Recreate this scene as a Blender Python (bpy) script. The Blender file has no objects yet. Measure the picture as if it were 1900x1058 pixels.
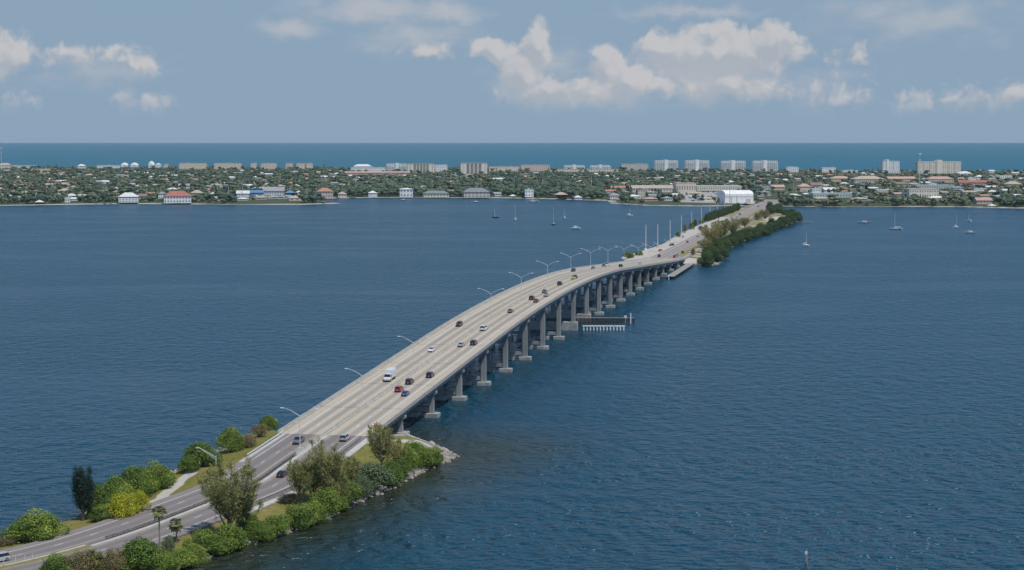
import bpy, bmesh, math, random
import numpy as np
from mathutils import Vector, Matrix

random.seed(7)
rng = np.random.default_rng(11)
scene = bpy.context.scene
COL = scene.collection
R = math.radians

# ------------------------------------------------------------------ camera, sky, sun, exposure
CAM_H, FPX, HORIZON = 88.0, 3500.0, 255.0          # camera height, focal length in photo pixels, level line in the photo
PITCH = math.atan((529.0 - HORIZON) / FPX)
cam_data = bpy.data.cameras.new("camera")
cam = bpy.data.objects.new("camera", cam_data)
COL.objects.link(cam)
cam.location = (0, 0, CAM_H)
cam.rotation_euler = (R(90) - PITCH, 0, 0)
cam_data.sensor_fit = 'HORIZONTAL'
cam_data.sensor_width = 36.0
cam_data.lens = FPX / 1900.0 * 36.0
cam_data.clip_start = 1.0
cam_data.clip_end = 200000.0
scene.camera = cam
_c, _s = math.cos(PITCH), math.sin(PITCH)

SUN_EL, SUN_AZ = 63.0, 138.0                         # azimuth measured from +Y (view direction) towards +X (right)
sun_data = bpy.data.lights.new("sun", 'SUN')
sun_data.energy = 3.3
sun_data.angle = R(0.53)
sun_data.color = (1.0, 0.95, 0.88)
sun = bpy.data.objects.new("sun", sun_data)
COL.objects.link(sun)
sd = Vector((math.sin(R(SUN_AZ)) * math.cos(R(SUN_EL)), math.cos(R(SUN_AZ)) * math.cos(R(SUN_EL)), math.sin(R(SUN_EL))))
sun.rotation_euler = sd.to_track_quat('Z', 'Y').to_euler()

vs = scene.view_settings
vs.view_transform = 'Standard'
vs.look = 'None'
vs.gamma = 1.0
vs.exposure = 0.0
vs.use_curve_mapping = False
scene.cycles.use_denoising = True
scene.cycles.max_bounces = 4
scene.cycles.diffuse_bounces = 2
scene.cycles.glossy_bounces = 2
scene.cycles.transmission_bounces = 2
scene.cycles.volume_bounces = 0
scene.cycles.transparent_max_bounces = 6
scene.cycles.sample_clamp_indirect = 4.0

SKY_STRENGTH = 0.10
SKY_LIFT = 0.10
SKY_TINT = (0.76, 1.06, 1.20)
SKY_LOW = (0.262, 0.369, 0.488)          # humid air low over the ocean


def ns(v):
    return v


class NT:
    """short-hand for building node trees"""
    def __init__(self, tree):
        self.t = tree
        tree.nodes.clear()

    def n(self, kind, **kw):
        nd = self.t.nodes.new(kind)
        for k, v in kw.items():
            if k == 'i':
                for key, val in v.items():
                    s = nd.inputs[key]
                    if hasattr(val, 'is_output') and val.is_output:
                        self.t.links.new(val, s)
                    else:
                        s.default_value = val
            else:
                setattr(nd, k, v)
        return nd

    def math(self, op, a, b=0.0, c=0.0, clamp=False):
        nd = self.n('ShaderNodeMath', operation=op, use_clamp=clamp)
        for k, v in enumerate((a, b, c)):
            if hasattr(v, 'is_output'):
                self.t.links.new(v, nd.inputs[k])
            else:
                nd.inputs[k].default_value = v
        return nd.outputs[0]

    def vec(self, op, a, b=(0, 0, 0), scale=1.0):
        nd = self.n('ShaderNodeVectorMath', operation=op)
        for k, v in enumerate((a, b)):
            if hasattr(v, 'is_output'):
                self.t.links.new(v, nd.inputs[k])
            else:
                nd.inputs[k].default_value = v
        if op == 'SCALE':
            if hasattr(scale, 'is_output'):
                self.t.links.new(scale, nd.inputs['Scale'])
            else:
                nd.inputs['Scale'].default_value = scale
        return nd.outputs['Value'] if op in ('LENGTH', 'DOT_PRODUCT', 'DISTANCE') else nd.outputs[0]

    def mix(self, fac, a, b, blend='MIX'):
        nd = self.n('ShaderNodeMix', data_type='RGBA', blend_type=blend)
        for key, v in ((0, fac), (6, a), (7, b)):
            s = nd.inputs[key]
            if hasattr(v, 'is_output'):
                self.t.links.new(v, s)
            else:
                s.default_value = v if key == 0 else (tuple(v) + (1.0,))[:4]
        return nd.outputs[2]

    def noise(self, vec, scale, detail=4.0, rough=0.55, dim='3D', out='Fac', distort=0.0):
        nd = self.n('ShaderNodeTexNoise', noise_dimensions=dim, i={'Scale': scale, 'Detail': detail, 'Roughness': rough, 'Distortion': distort})
        if vec is not None:
            self.t.links.new(vec, nd.inputs['Vector'])
        return nd.outputs[out]

    def smooth(self, x, lo, hi, a=0.0, b=1.0):
        nd = self.n('ShaderNodeMapRange', interpolation_type='SMOOTHSTEP', clamp=True)
        self.t.links.new(x, nd.inputs['Value'])
        for k, v in (('From Min', lo), ('From Max', hi), ('To Min', a), ('To Max', b)):
            nd.inputs[k].default_value = v
        return nd.outputs[0]

    def ramp(self, x, stops):
        nd = self.n('ShaderNodeValToRGB')
        el = nd.color_ramp.elements
        while len(el) < len(stops):
            el.new(0.5)
        for e, (p, c) in zip(el, stops):
            e.position = p
            e.color = tuple(c) + (1.0,)
        self.t.links.new(x, nd.inputs[0])
        return nd.outputs[0]


def build_world():
    w = bpy.data.worlds.new("World")
    scene.world = w
    w.use_nodes = True
    T = NT(w.node_tree)
    sky = T.n('ShaderNodeTexSky', sky_type='NISHITA', sun_disc=False, sun_elevation=R(SUN_EL), sun_rotation=R(SUN_AZ),
              altitude=50.0, air_density=1.0, dust_density=0.6, ozone_density=1.5)
    geo = T.n('ShaderNodeTexCoord')
    d = geo.outputs['Generated']
    # humid summer air: the low sky keeps the blue of a higher sky instead of a dusty brown band
    T.t.links.new(T.vec('NORMALIZE', T.vec('ADD', d, (0, 0, SKY_LIFT))), sky.inputs[0])
    sep = T.n('ShaderNodeSeparateXYZ')
    T.t.links.new(d, sep.inputs[0])
    x, y, z = sep.outputs
    base = T.mix(1.0, sky.outputs[0], SKY_TINT, 'MULTIPLY')
    el = T.math('ARCSINE', z)
    sc = T.mix(T.smooth(el, R(3.0), R(15.0)), SKY_LOW, T.vec('SCALE', base, scale=SKY_STRENGTH))
    # broken cloud all round and overhead
    zz = T.math('MAXIMUM', z, 0.03)
    c2 = T.n('ShaderNodeCombineXYZ', i={0: T.math('DIVIDE', x, zz), 1: T.math('DIVIDE', y, zz)})
    n3 = T.noise(c2.outputs[0], 0.75, 4.0, 0.6, '2D')
    m3 = T.math('MULTIPLY', T.math('MULTIPLY', T.smooth(n3, 0.55, 0.72), 0.7), T.smooth(el, R(5.0), R(11.0)))
    bg_far = T.n('ShaderNodeBackground', i={'Color': T.mix(m3, sc, (0.47, 0.50, 0.55)), 'Strength': 1.0})
    # the bank of cumulus low over the ocean
    az = T.math('ARCTAN2', x, y)
    ae = T.n('ShaderNodeCombineXYZ', i={0: az, 1: el}).outputs[0]
    wn = T.noise(ae, 60.0, 3.0, 0.55, '2D', 'Color')
    p = T.vec('ADD', ae, T.vec('SCALE', T.vec('SUBTRACT', wn, (0.5, 0.5, 0.5)), scale=0.011))
    # (azimuth, elevation, half width, half height, thickness), in degrees

    def blobs(lst, p):
        f = None
        for (a, e, ra, re, wt) in lst:
            q = T.vec('MULTIPLY', T.vec('SUBTRACT', p, (R(a), R(e), 0)), (1 / R(ra), 1 / R(re), 0))
            v = T.math('MULTIPLY_ADD', T.vec('LENGTH', q), -wt, wt)
            f = v if f is None else T.math('SMOOTH_MAX', f, v, 0.08)
        return f

    def vor(vec, scale):
        nd = T.n('ShaderNodeTexVoronoi', voronoi_dimensions='2D', feature='SMOOTH_F1', i={'Scale': scale, 'Smoothness': 0.35})
        T.t.links.new(vec, nd.inputs['Vector'])
        return nd.outputs['Distance']
    cum = [(6.15, 2.55, 2.9, 0.85, 1.0), (4.7, 2.72, 1.3, 0.45, 1.0), (6.1, 3.05, 0.85, 0.55, 1.0), (7.8, 2.8, 1.0, 0.7, 1.0), (6.4, 1.6, 2.2, 0.7, 0.6), (4.4, 1.5, 0.6, 0.5, 0.6),
           (0.72, 2.8, 0.55, 0.8, 1.0), (-0.5, 2.62, 0.95, 0.42, 1.0), (0.25, 2.0, 0.8, 0.8, 0.9), (1.2, 1.35, 1.8, 0.6, 0.75),
           (2.9, 2.15, 0.7, 0.7, 1.0), (3.7, 1.75, 0.8, 0.6, 1.0), (2.6, 1.4, 1.4, 0.6, 0.7),
           (-15.1, 2.4, 1.1, 0.8, 0.95), (-11.2, 2.15, 0.9, 0.35, 0.5), (-12.8, 2.45, 2.0, 0.42, 0.42), (-2.5, 2.6, 0.9, 0.3, 0.42),
           (-11.0, 1.0, 1.0, 0.4, 0.36), (-14.6, 1.0, 0.6, 0.3, 0.30),
           (13.6, 1.15, 1.0, 0.5, 0.5), (14.9, 1.2, 1.0, 0.5, 0.5), (9.6, 1.2, 1.2, 0.6, 0.34), (12.0, 1.0, 1.0, 0.4, 0.34), (10.2, 2.5, 0.7, 0.5, 0.30),
           (18.5, 1.4, 1.6, 0.7, 0.8), (-18.5, 1.6, 1.7, 0.8, 0.8), (-22.5, 1.3, 1.4, 0.5, 0.7), (23.5, 1.7, 2.0, 0.9, 0.8)]
    veil = [(-4.2, 3.85, 3.4, 0.7, 1.0), (-1.9, 3.75, 1.7, 0.6, 1.1), (-6.7, 3.25, 1.4, 0.5, 0.9), (-3.0, 3.0, 2.8, 0.8, 0.7),
            (-12.5, 1.9, 3.2, 0.8, 0.5), (8.0, 1.5, 4.0, 0.9, 0.6), (5.0, 3.75, 4.0, 0.3, 0.7), (12.0, 3.5, 4.5, 1.0, 0.65), (2.0, 1.3, 3.5, 0.8, 0.9), (6.0, 1.9, 3.6, 1.2, 1.0), (1.0, 2.2, 2.2, 0.9, 0.7)]
    f2 = blobs(veil, p)

    fa = blobs(cum, p)
    fb = blobs(cum, T.vec('ADD', p, (0.0026, 0.0040, 0.0)))          # the same bank a little way towards the sun

    def puffs(p, f):
        pf = T.math('SUBTRACT', 1.0, T.math('ADD', T.math('MULTIPLY', vor(p, 78.0), 0.75), T.math('MULTIPLY', vor(p, 190.0), 0.42)))
        return T.math('ADD', f, T.math('MULTIPLY_ADD', pf, 0.46, -0.20)), pf
    g1, pf = puffs(p, fa)
    n1 = T.noise(p, 240.0, 4.0, 0.6, '2D')
    n2 = T.noise(T.vec('MULTIPLY', ae, (1.0, 2.6, 1.0)), 38.0, 5.0, 0.55, '2D')
    m1 = T.smooth(T.math('ADD', g1, T.math('MULTIPLY_ADD', n1, 0.36, -0.18)), 0.0, 0.42)
    m2 = T.smooth(T.math('ADD', f2, T.math('MULTIPLY_ADD', n2, 0.9, -0.5)), 0.0, 0.9)
    low = T.smooth(el, R(0.5), R(1.5), 0.25, 1.0)
    top = T.smooth(el, R(5.0), R(7.0), 1.0, 0.0)
    m1 = T.math('MULTIPLY', m1, T.math('MULTIPLY', low, T.smooth(el, R(0.35), R(0.9))))
    m2 = T.math('MULTIPLY', T.math('MULTIPLY', m2, 0.8), T.math('MULTIPLY', T.smooth(el, R(0.3), R(1.4)), top))
    # sunlit heads and hazy bodies
    lit = T.smooth(T.math('ADD', T.math('MULTIPLY', T.math('SUBTRACT', fa, fb), 0.8), T.math('ADD', T.math('MULTIPLY_ADD', n1, 0.25, -0.125), T.math('MULTIPLY_ADD', pf, 0.5, -0.3))), -0.22, 0.26)
    ccol = T.mix(lit, (0.40, 0.44, 0.495), (0.56, 0.555, 0.57))
    c_a = T.mix(m2, T.mix(m3, sc, (0.47, 0.50, 0.55)), (0.47, 0.495, 0.54))
    bg_low = T.n('ShaderNodeBackground', i={'Color': T.mix(T.math('MULTIPLY', m1, 0.90), c_a, ccol), 'Strength': 1.0})
    inb = T.math('MULTIPLY', T.math('MULTIPLY', T.math('GREATER_THAN', z, 0.0), T.math('LESS_THAN', z, 0.125)), T.math('LESS_THAN', T.math('ABSOLUTE', az), R(30.0)))
    mx = T.n('ShaderNodeMixShader')
    T.t.links.new(inb, mx.inputs[0])
    T.t.links.new(bg_far.outputs[0], mx.inputs[1])
    T.t.links.new(bg_low.outputs[0], mx.inputs[2])
    out = T.n('ShaderNodeOutputWorld')
    T.t.links.new(mx.outputs[0], out.inputs[0])
    w.cycles.sampling_method = 'MANUAL'
    w.cycles.sample_map_resolution = 1024


build_world()


# ------------------------------------------------------------------ photo pixel -> place on the ground
def G(px, py, z=0.0):
    dx = (px - 950.0) / FPX
    dv = (529.0 - py) / FPX
    dy, dz = _c + dv * _s, -_s + dv * _c
    t = (z - CAM_H) / dz
    return (dx * t, dy * t)


def proj(x, y, z):
    dz = z - CAM_H
    d = y * _c - dz * _s
    v = y * _s + dz * _c
    return 950 + FPX * x / d, 529 - FPX * v / d


# ------------------------------------------------------------------ materials
MATS = {}


def rgb(h):
    h = h.lstrip('#')
    v = [int(h[i:i + 2], 16) / 255 for i in (0, 2, 4)]
    return tuple(c / 12.92 if c <= 0.04045 else ((c + 0.055) / 1.055) ** 2.4 for c in v)


def mat(name, c1, c2=None, scale=1.0, rough=0.8, metal=0.0, bump=0.0, bscale=None, detail=5.0, spec=0.5, coat=0.0, stretch=(1, 1, 1), rnd=0.0, coords='Object'):
    if name in MATS:
        return MATS[name]
    m = bpy.data.materials.new(name)
    m.use_nodes = True
    T = NT(m.node_tree)
    tc = T.n('ShaderNodeTexCoord')
    v = tc.outputs['Object'] if coords == 'World' else tc.outputs[coords]
    if coords == 'World':
        v = T.n('ShaderNodeNewGeometry').outputs['Position']
    if stretch != (1, 1, 1):
        v = T.vec('MULTIPLY', v, stretch)
    c2 = c2 or tuple(k * 0.82 for k in c1)
    f = T.smooth(T.noise(v, scale, detail, 0.62), 0.3, 0.7)
    col = T.mix(f, c1, c2)
    if rnd:
        oi = T.n('ShaderNodeObjectInfo')
        hs = T.n('ShaderNodeHueSaturation', i={'Color': col, 'Value': T.math('MULTIPLY_ADD', oi.outputs['Random'], rnd, 1 - rnd / 2),
                                               'Hue': T.math('MULTIPLY_ADD', oi.outputs['Random'], 0.03, 0.485)})
        col = hs.outputs[0]
    b = T.n('ShaderNodeBsdfPrincipled', i={'Base Color': col, 'Roughness': rough, 'Metallic': metal, 'Specular IOR Level': spec, 'Coat Weight': coat})
    if bump:
        bn = T.n('ShaderNodeBump', i={'Strength': min(1.0, bump), 'Distance': 0.05, 'Height': T.noise(v, bscale or scale * 6, 4.0, 0.6)})
        T.t.links.new(bn.outputs[0], b.inputs['Normal'])
    o = T.n('ShaderNodeOutputMaterial')
    T.t.links.new(b.outputs[0], o.inputs[0])
    MATS[name] = m
    return m


def leaf_mat(name, stops, rough=0.55, trans=0.25):
    """foliage: each leaf carries its own 'tint' value that picks a colour between the stops"""
    if name in MATS:
        return MATS[name]
    m = bpy.data.materials.new(name)
    m.use_nodes = True
    T = NT(m.node_tree)
    at = T.n('ShaderNodeAttribute', attribute_name='tint')
    oi = T.n('ShaderNodeObjectInfo')
    f = T.math('ADD', at.outputs['Fac'], T.math('MULTIPLY_ADD', oi.outputs['Random'], 0.36, -0.18), clamp=True)
    col = T.ramp(f, stops)
    b = T.n('ShaderNodeBsdfPrincipled', i={'Base Color': col, 'Roughness': rough, 'Specular IOR Level': 0.3})
    tr = T.n('ShaderNodeBsdfTranslucent', i={'Color': T.mix(1.0, col, (1.0, 1.05, 0.6), 'MULTIPLY')})
    mx = T.n('ShaderNodeMixShader', i={0: trans})
    T.t.links.new(b.outputs[0], mx.inputs[1])
    T.t.links.new(tr.outputs[0], mx.inputs[2])
    o = T.n('ShaderNodeOutputMaterial')
    T.t.links.new(mx.outputs[0], o.inputs[0])
    MATS[name] = m
    return m


def water_mat(name, deep, deep2, ripple, shore=None, rough=0.27, far=False):
    m = bpy.data.materials.new(name)
    m.use_nodes = True
    T = NT(m.node_tree)
    pos = T.n('ShaderNodeNewGeometry').outputs['Position']
    a = T.noise(T.vec('MULTIPLY', pos, (0.30, 0.40, 1.0)), 1.0, 2.0, 0.55, '2D')
    b_ = T.noise(T.vec('MULTIPLY', pos, (0.85, 1.15, 1.0)), 1.0, 1.0, 0.6, '2D')
    c_ = T.noise(T.vec('MULTIPLY', pos, (0.19, 0.11, 1.0)), 1.0, 1.0, 0.5, '2D')
    h = T.math('ADD', T.math('MULTIPLY', a, 1.25), T.math('ADD', T.math('MULTIPLY', b_, 0.22), T.math('MULTIPLY', c_, 2.0)))
    # wind lanes: patches of rougher and smoother water
    wind = T.noise(T.vec('MULTIPLY', pos, (0.0032, 0.011, 1.0)), 1.0, 4.0, 0.62, '2D', distort=0.8)
    wind2 = T.noise(T.vec('MULTIPLY', pos, (0.012, 0.035, 1.0)), 1.0, 2.0, 0.6, '2D')
    wf = T.smooth(T.math('MULTIPLY_ADD', wind2, 0.35, T.math('MULTIPLY', wind, 0.65)), 0.38, 0.64)
    col = T.mix(wf, deep, deep2)
    if shore:
        (sx, sy), (nx, ny), reach, scol = shore
        dd = T.vec('DOT_PRODUCT', T.vec('SUBTRACT', pos, (sx, sy, 0)), (nx, ny, 0))
        dd = T.math('ADD', dd, T.math('MULTIPLY_ADD', c_, 10.0, -5.0))
        along = T.vec('DOT_PRODUCT', T.vec('SUBTRACT', pos, (sx, sy, 0)), (ny, -nx, 0))
        k = T.math('MULTIPLY', T.smooth(dd, 1.0, reach, 1.0, 0.0), T.smooth(T.math('ABSOLUTE', along), 80.0, 150.0, 1.0, 0.0))
        k = T.math('MULTIPLY', k, T.smooth(dd, -60.0, -40.0))
        col = T.mix(T.math('MULTIPLY', k, 0.95), col, scol)
    bn = T.n('ShaderNodeBump', i={'Strength': T.math('MULTIPLY_ADD', wf, 0.75, 0.25), 'Distance': ripple, 'Height': h})
    b = T.n('ShaderNodeBsdfPrincipled', i={'Base Color': col, 'Roughness': rough, 'IOR': 1.33, 'Normal': bn.outputs[0]})
    o = T.n('ShaderNodeOutputMaterial')
    T.t.links.new(b.outputs[0], o.inputs[0])
    MATS[name] = m
    return m


def ground_mat(name, grass1, grass2, sand1, sand2, dry):
    m = bpy.data.materials.new(name)
    m.use_nodes = True
    T = NT(m.node_tree)
    pos = T.n('ShaderNodeNewGeometry').outputs['Position']
    n1 = T.noise(pos, 0.16, 6.0, 0.65)
    n2 = T.noise(pos, 1.4, 4.0, 0.6)
    g = T.mix(T.smooth(n1, 0.38, 0.62), grass1, grass2)
    g = T.mix(T.smooth(T.noise(pos, 0.33, 4.0, 0.6), 0.55, 0.72), g, dry)
    g = T.mix(T.math('MULTIPLY', T.smooth(n2, 0.45, 0.75), 0.45), g, tuple(k * 0.5 for k in grass1))
    s = T.mix(T.smooth(n2, 0.35, 0.7), sand1, sand2)
    at = T.n('ShaderNodeAttribute', attribute_name='sand')
    f = T.smooth(T.math('ADD', at.outputs['Fac'], T.math('MULTIPLY_ADD', n2, 0.5, -0.25)), 0.35, 0.65)
    col = T.mix(f, g, s)
    bn = T.n('ShaderNodeBump', i={'Strength': 0.5, 'Distance': 0.15, 'Height': T.noise(pos, 2.5, 4.0, 0.7)})
    b = T.n('ShaderNodeBsdfPrincipled', i={'Base Color': col, 'Roughness': 0.95, 'Specular IOR Level': 0.1, 'Normal': bn.outputs[0]})
    o = T.n('ShaderNodeOutputMaterial')
    T.t.links.new(b.outputs[0], o.inputs[0])
    return m


def road_mat(name, c1, c2, track):
    """lanes show worn wheel tracks and patched bays; 'across' runs over the width in metres from the median"""
    m = bpy.data.materials.new(name)
    m.use_nodes = True
    T = NT(m.node_tree)
    pos = T.n('ShaderNodeNewGeometry').outputs['Position']
    at = T.n('ShaderNodeAttribute', attribute_name='across')
    al = T.n('ShaderNodeAttribute', attribute_name='along')
    o = T.math('ABSOLUTE', at.outputs['Fac'])
    comb = T.n('ShaderNodeCombineXYZ', i={0: T.math('MULTIPLY', al.outputs['Fac'], 0.02), 1: T.math('MULTIPLY', at.outputs['Fac'], 1.2)})
    streak = T.noise(comb.outputs[0], 1.0, 5.0, 0.6)
    n = T.noise(pos, 0.5, 6.0, 0.65)
    col = T.mix(T.smooth(T.math('MULTIPLY_ADD', n, 0.5, T.math('MULTIPLY', streak, 0.5)), 0.35, 0.65), c1, c2)
    # dark band of tyre and oil marks in the middle of each lane (3.95 m and 7.6 m from the median)
    d1 = T.math('ABSOLUTE', T.math('SUBTRACT', o, 3.95))
    d2 = T.math('ABSOLUTE', T.math('SUBTRACT', o, 7.6))
    dm = T.math('MINIMUM', d1, d2)
    k = T.math('MULTIPLY', T.smooth(dm, 0.4, 1.5, 1.0, 0.0), T.math('MULTIPLY_ADD', streak, 0.8, 0.38))
    col = T.mix(k, col, track)
    gut = T.math('MAXIMUM', T.smooth(o, 12.0, 12.8), T.smooth(o, 0.5, 1.1, 1.0, 0.0))
    col = T.mix(T.math('MULTIPLY', gut, T.math('MULTIPLY_ADD', n, 0.9, 0.1)), col, tuple(q * 0.62 for q in track))
    bn = T.n('ShaderNodeBump', i={'Strength': 0.25, 'Distance': 0.01, 'Height': T.noise(pos, 9.0, 3.0, 0.7)})
    b = T.n('ShaderNodeBsdfPrincipled', i={'Base Color': col, 'Roughness': 0.85, 'Specular IOR Level': 0.25, 'Normal': bn.outputs[0]})
    out = T.n('ShaderNodeOutputMaterial')
    T.t.links.new(b.outputs[0], out.inputs[0])
    MATS[name] = m
    return m


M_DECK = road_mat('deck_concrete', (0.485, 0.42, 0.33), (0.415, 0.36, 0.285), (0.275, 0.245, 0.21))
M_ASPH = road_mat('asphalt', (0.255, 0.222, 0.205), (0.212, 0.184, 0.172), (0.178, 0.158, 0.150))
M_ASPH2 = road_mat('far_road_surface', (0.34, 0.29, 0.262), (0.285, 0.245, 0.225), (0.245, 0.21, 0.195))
M_CONC = mat('concrete', (0.50, 0.485, 0.45), (0.40, 0.39, 0.365), 0.35, 0.85, bump=0.3, bscale=4, coords='World')
M_PARA = mat('parapet_concrete', (0.46, 0.435, 0.385), (0.35, 0.335, 0.30), 0.5, 0.85, bump=0.25, bscale=5, coords='World')
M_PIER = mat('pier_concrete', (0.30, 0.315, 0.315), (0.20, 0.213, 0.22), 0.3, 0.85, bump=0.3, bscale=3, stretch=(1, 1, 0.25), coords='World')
M_FOOT = mat('footing_concrete', (0.40, 0.40, 0.38), (0.25, 0.25, 0.24), 0.4, 0.9, bump=0.4, bscale=3, coords='World')
M_WHITE = mat('road_paint_white', (0.74, 0.73, 0.70), (0.58, 0.57, 0.54), 1.5, 0.7, coords='World')
M_YELLOW = mat('road_paint_yellow', (0.66, 0.50, 0.22), (0.52, 0.42, 0.22), 1.5, 0.7, coords='World')
M_GALV = mat('galvanised_steel', (0.66, 0.68, 0.69), (0.56, 0.58, 0.59), 2.0, 0.5, metal=0.0, coords='World')
M_POLEC = mat('concrete_pole', (0.52, 0.50, 0.47), (0.43, 0.42, 0.40), 0.6, 0.8, coords='World')
M_LENS = mat('lamp_lens', (0.75, 0.76, 0.75), (0.65, 0.66, 0.66), 2.0, 0.3)
M_BARK = mat('bark', (0.17, 0.125, 0.09), (0.10, 0.075, 0.055), 3.0, 0.9, bump=0.6, bscale=9)
M_PALMBARK = mat('palm_bark', (0.30, 0.25, 0.20), (0.20, 0.165, 0.13), 2.0, 0.9, bump=0.6, bscale=10, stretch=(1, 1, 4))
M_DEAD = mat('dead_frond', (0.30, 0.20, 0.11), (0.18, 0.115, 0.065), 4.0, 0.9)
M_GREYWOOD = mat('weathered_wood', (0.36, 0.33, 0.30), (0.22, 0.20, 0.185), 1.2, 0.9, bump=0.4, bscale=7)
M_TIMBER = mat('creosoted_timber', (0.045, 0.042, 0.045), (0.02, 0.02, 0.022), 1.0, 0.8, bump=0.5, bscale=4)
M_PLASTER = mat('white_marine_paint', (0.80, 0.80, 0.78), (0.66, 0.66, 0.64), 0.6, 0.6)
M_ROCK = mat('riprap_stone', (0.44, 0.40, 0.35), (0.16, 0.14, 0.12), 0.35, 0.9, bump=0.6, bscale=4, coords='World')
M_TIRE = mat('tyre_rubber', (0.02, 0.02, 0.02), (0.03, 0.03, 0.03), 3.0, 0.8)
M_RIM = mat('wheel_rim', (0.45, 0.45, 0.46), (0.35, 0.35, 0.36), 3.0, 0.35, metal=0.8)
M_GLASS = mat('tinted_glass', (0.012, 0.014, 0.018), (0.02, 0.022, 0.026), 2.0, 0.06, spec=0.7)
M_WIN = mat('window_glass', (0.10, 0.12, 0.14), (0.20, 0.21, 0.22), 0.4, 0.15)
M_HEAD = mat('headlight_glass', (0.75, 0.76, 0.78), (0.6, 0.6, 0.62), 3.0, 0.1)
M_TAIL = mat('taillight_red', (0.35, 0.015, 0.015), (0.25, 0.01, 0.01), 3.0, 0.2)
M_TRIM = mat('black_trim', (0.018, 0.018, 0.02), (0.03, 0.03, 0.03), 3.0, 0.5)
M_ORANGE = mat('safety_orange', (0.75, 0.19, 0.04), (0.62, 0.15, 0.04), 2.0, 0.6)
M_SIGN = mat('sign_sheet', (0.72, 0.72, 0.72), (0.6, 0.6, 0.6), 2.0, 0.5)

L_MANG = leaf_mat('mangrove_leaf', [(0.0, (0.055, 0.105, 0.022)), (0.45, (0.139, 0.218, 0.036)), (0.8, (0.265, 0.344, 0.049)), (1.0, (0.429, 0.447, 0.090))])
L_LIME = leaf_mat('yellow_hedge_leaf', [(0.0, (0.156, 0.195, 0.015)), (0.5, (0.360, 0.375, 0.020)), (1.0, (0.562, 0.547, 0.044))])
L_CASU = leaf_mat('casuarina_needle', [(0.0, (0.137, 0.159, 0.053)), (0.5, (0.288, 0.292, 0.104)), (0.85, (0.457, 0.384, 0.156)), (1.0, (0.607, 0.437, 0.198))])
L_CASD = leaf_mat('dark_needle', [(0.0, (0.018, 0.045, 0.036)), (0.6, (0.042, 0.087, 0.060)), (1.0, (0.083, 0.128, 0.075))])
L_GREY = leaf_mat('silver_leaf', [(0.0, (0.084, 0.126, 0.062)), (0.5, (0.168, 0.218, 0.108)), (1.0, (0.336, 0.361, 0.216))])
L_SCRUB = leaf_mat('dry_scrub_leaf', [(0.0, (0.128, 0.113, 0.051)), (0.5, (0.224, 0.187, 0.086)), (1.0, (0.359, 0.284, 0.143))])
L_PALM = leaf_mat('palm_frond', [(0.0, (0.039, 0.072, 0.023)), (0.5, (0.111, 0.150, 0.039)), (1.0, (0.312, 0.299, 0.098))])
L_FAR = leaf_mat('island_tree_leaf', [(0.0, (0.032, 0.061, 0.044)), (0.4, (0.070, 0.111, 0.066)), (0.75, (0.130, 0.171, 0.091)), (1.0, (0.258, 0.234, 0.140))])


# ------------------------------------------------------------------ mesh helpers
def mesh_np(name, verts, faces, m=None, attrs=None, smooth=False):
    """verts Nx3, faces: list of tuples or an int array (all faces the same size)"""
    me = bpy.data.meshes.new(name)
    verts = np.asarray(verts, dtype=np.float32)
    if isinstance(faces, np.ndarray):
        nf, k = faces.shape
        me.vertices.add(len(verts))
        me.vertices.foreach_set('co', verts.ravel())
        me.loops.add(nf * k)
        me.loops.foreach_set('vertex_index', faces.astype(np.int32).ravel())
        me.polygons.add(nf)
        me.polygons.foreach_set('loop_start', np.arange(0, nf * k, k, dtype=np.int32))
        me.polygons.foreach_set('loop_total', np.full(nf, k, dtype=np.int32))
    else:
        me.from_pydata([tuple(v) for v in verts.tolist()], [], faces)
    if attrs:
        for key, val in attrs.items():
            a = me.attributes.new(key, 'FLOAT', 'POINT')
            a.data.foreach_set('value', np.asarray(val, dtype=np.float32))
    if smooth:
        me.polygons.foreach_set('use_smooth', np.ones(len(me.polygons), dtype=bool))
    me.update()
    me.validate()
    if m:
        me.materials.append(m)
    return me


def ob(name, me, parent=None, loc=(0, 0, 0), rz=0.0, scale=None):
    o = bpy.data.objects.new(name, me)
    COL.objects.link(o)
    o.location = loc
    o.rotation_euler = (0, 0, rz)
    if scale:
        o.scale = scale
    if parent:
        o.parent = parent
    return o


def tag(o, label=None, cat=None, group=None, kind=None):
    if label:
        o['label'] = label
    if cat:
        o['category'] = cat
    if group:
        o['group'] = group
    if kind:
        o['kind'] = kind
    return o


def empty(name, loc=(0, 0, 0), rz=0.0):
    o = bpy.data.objects.new(name, None)
    COL.objects.link(o)
    o.location = loc
    o.rotation_euler = (0, 0, rz)
    o.empty_display_size = 0.5
    return o


def copy_tree(o, parent=None):
    c = o.copy()
    COL.objects.link(c)
    if parent:
        c.parent = parent
    for ch in o.children:
        copy_tree(ch, c)
    return c


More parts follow.
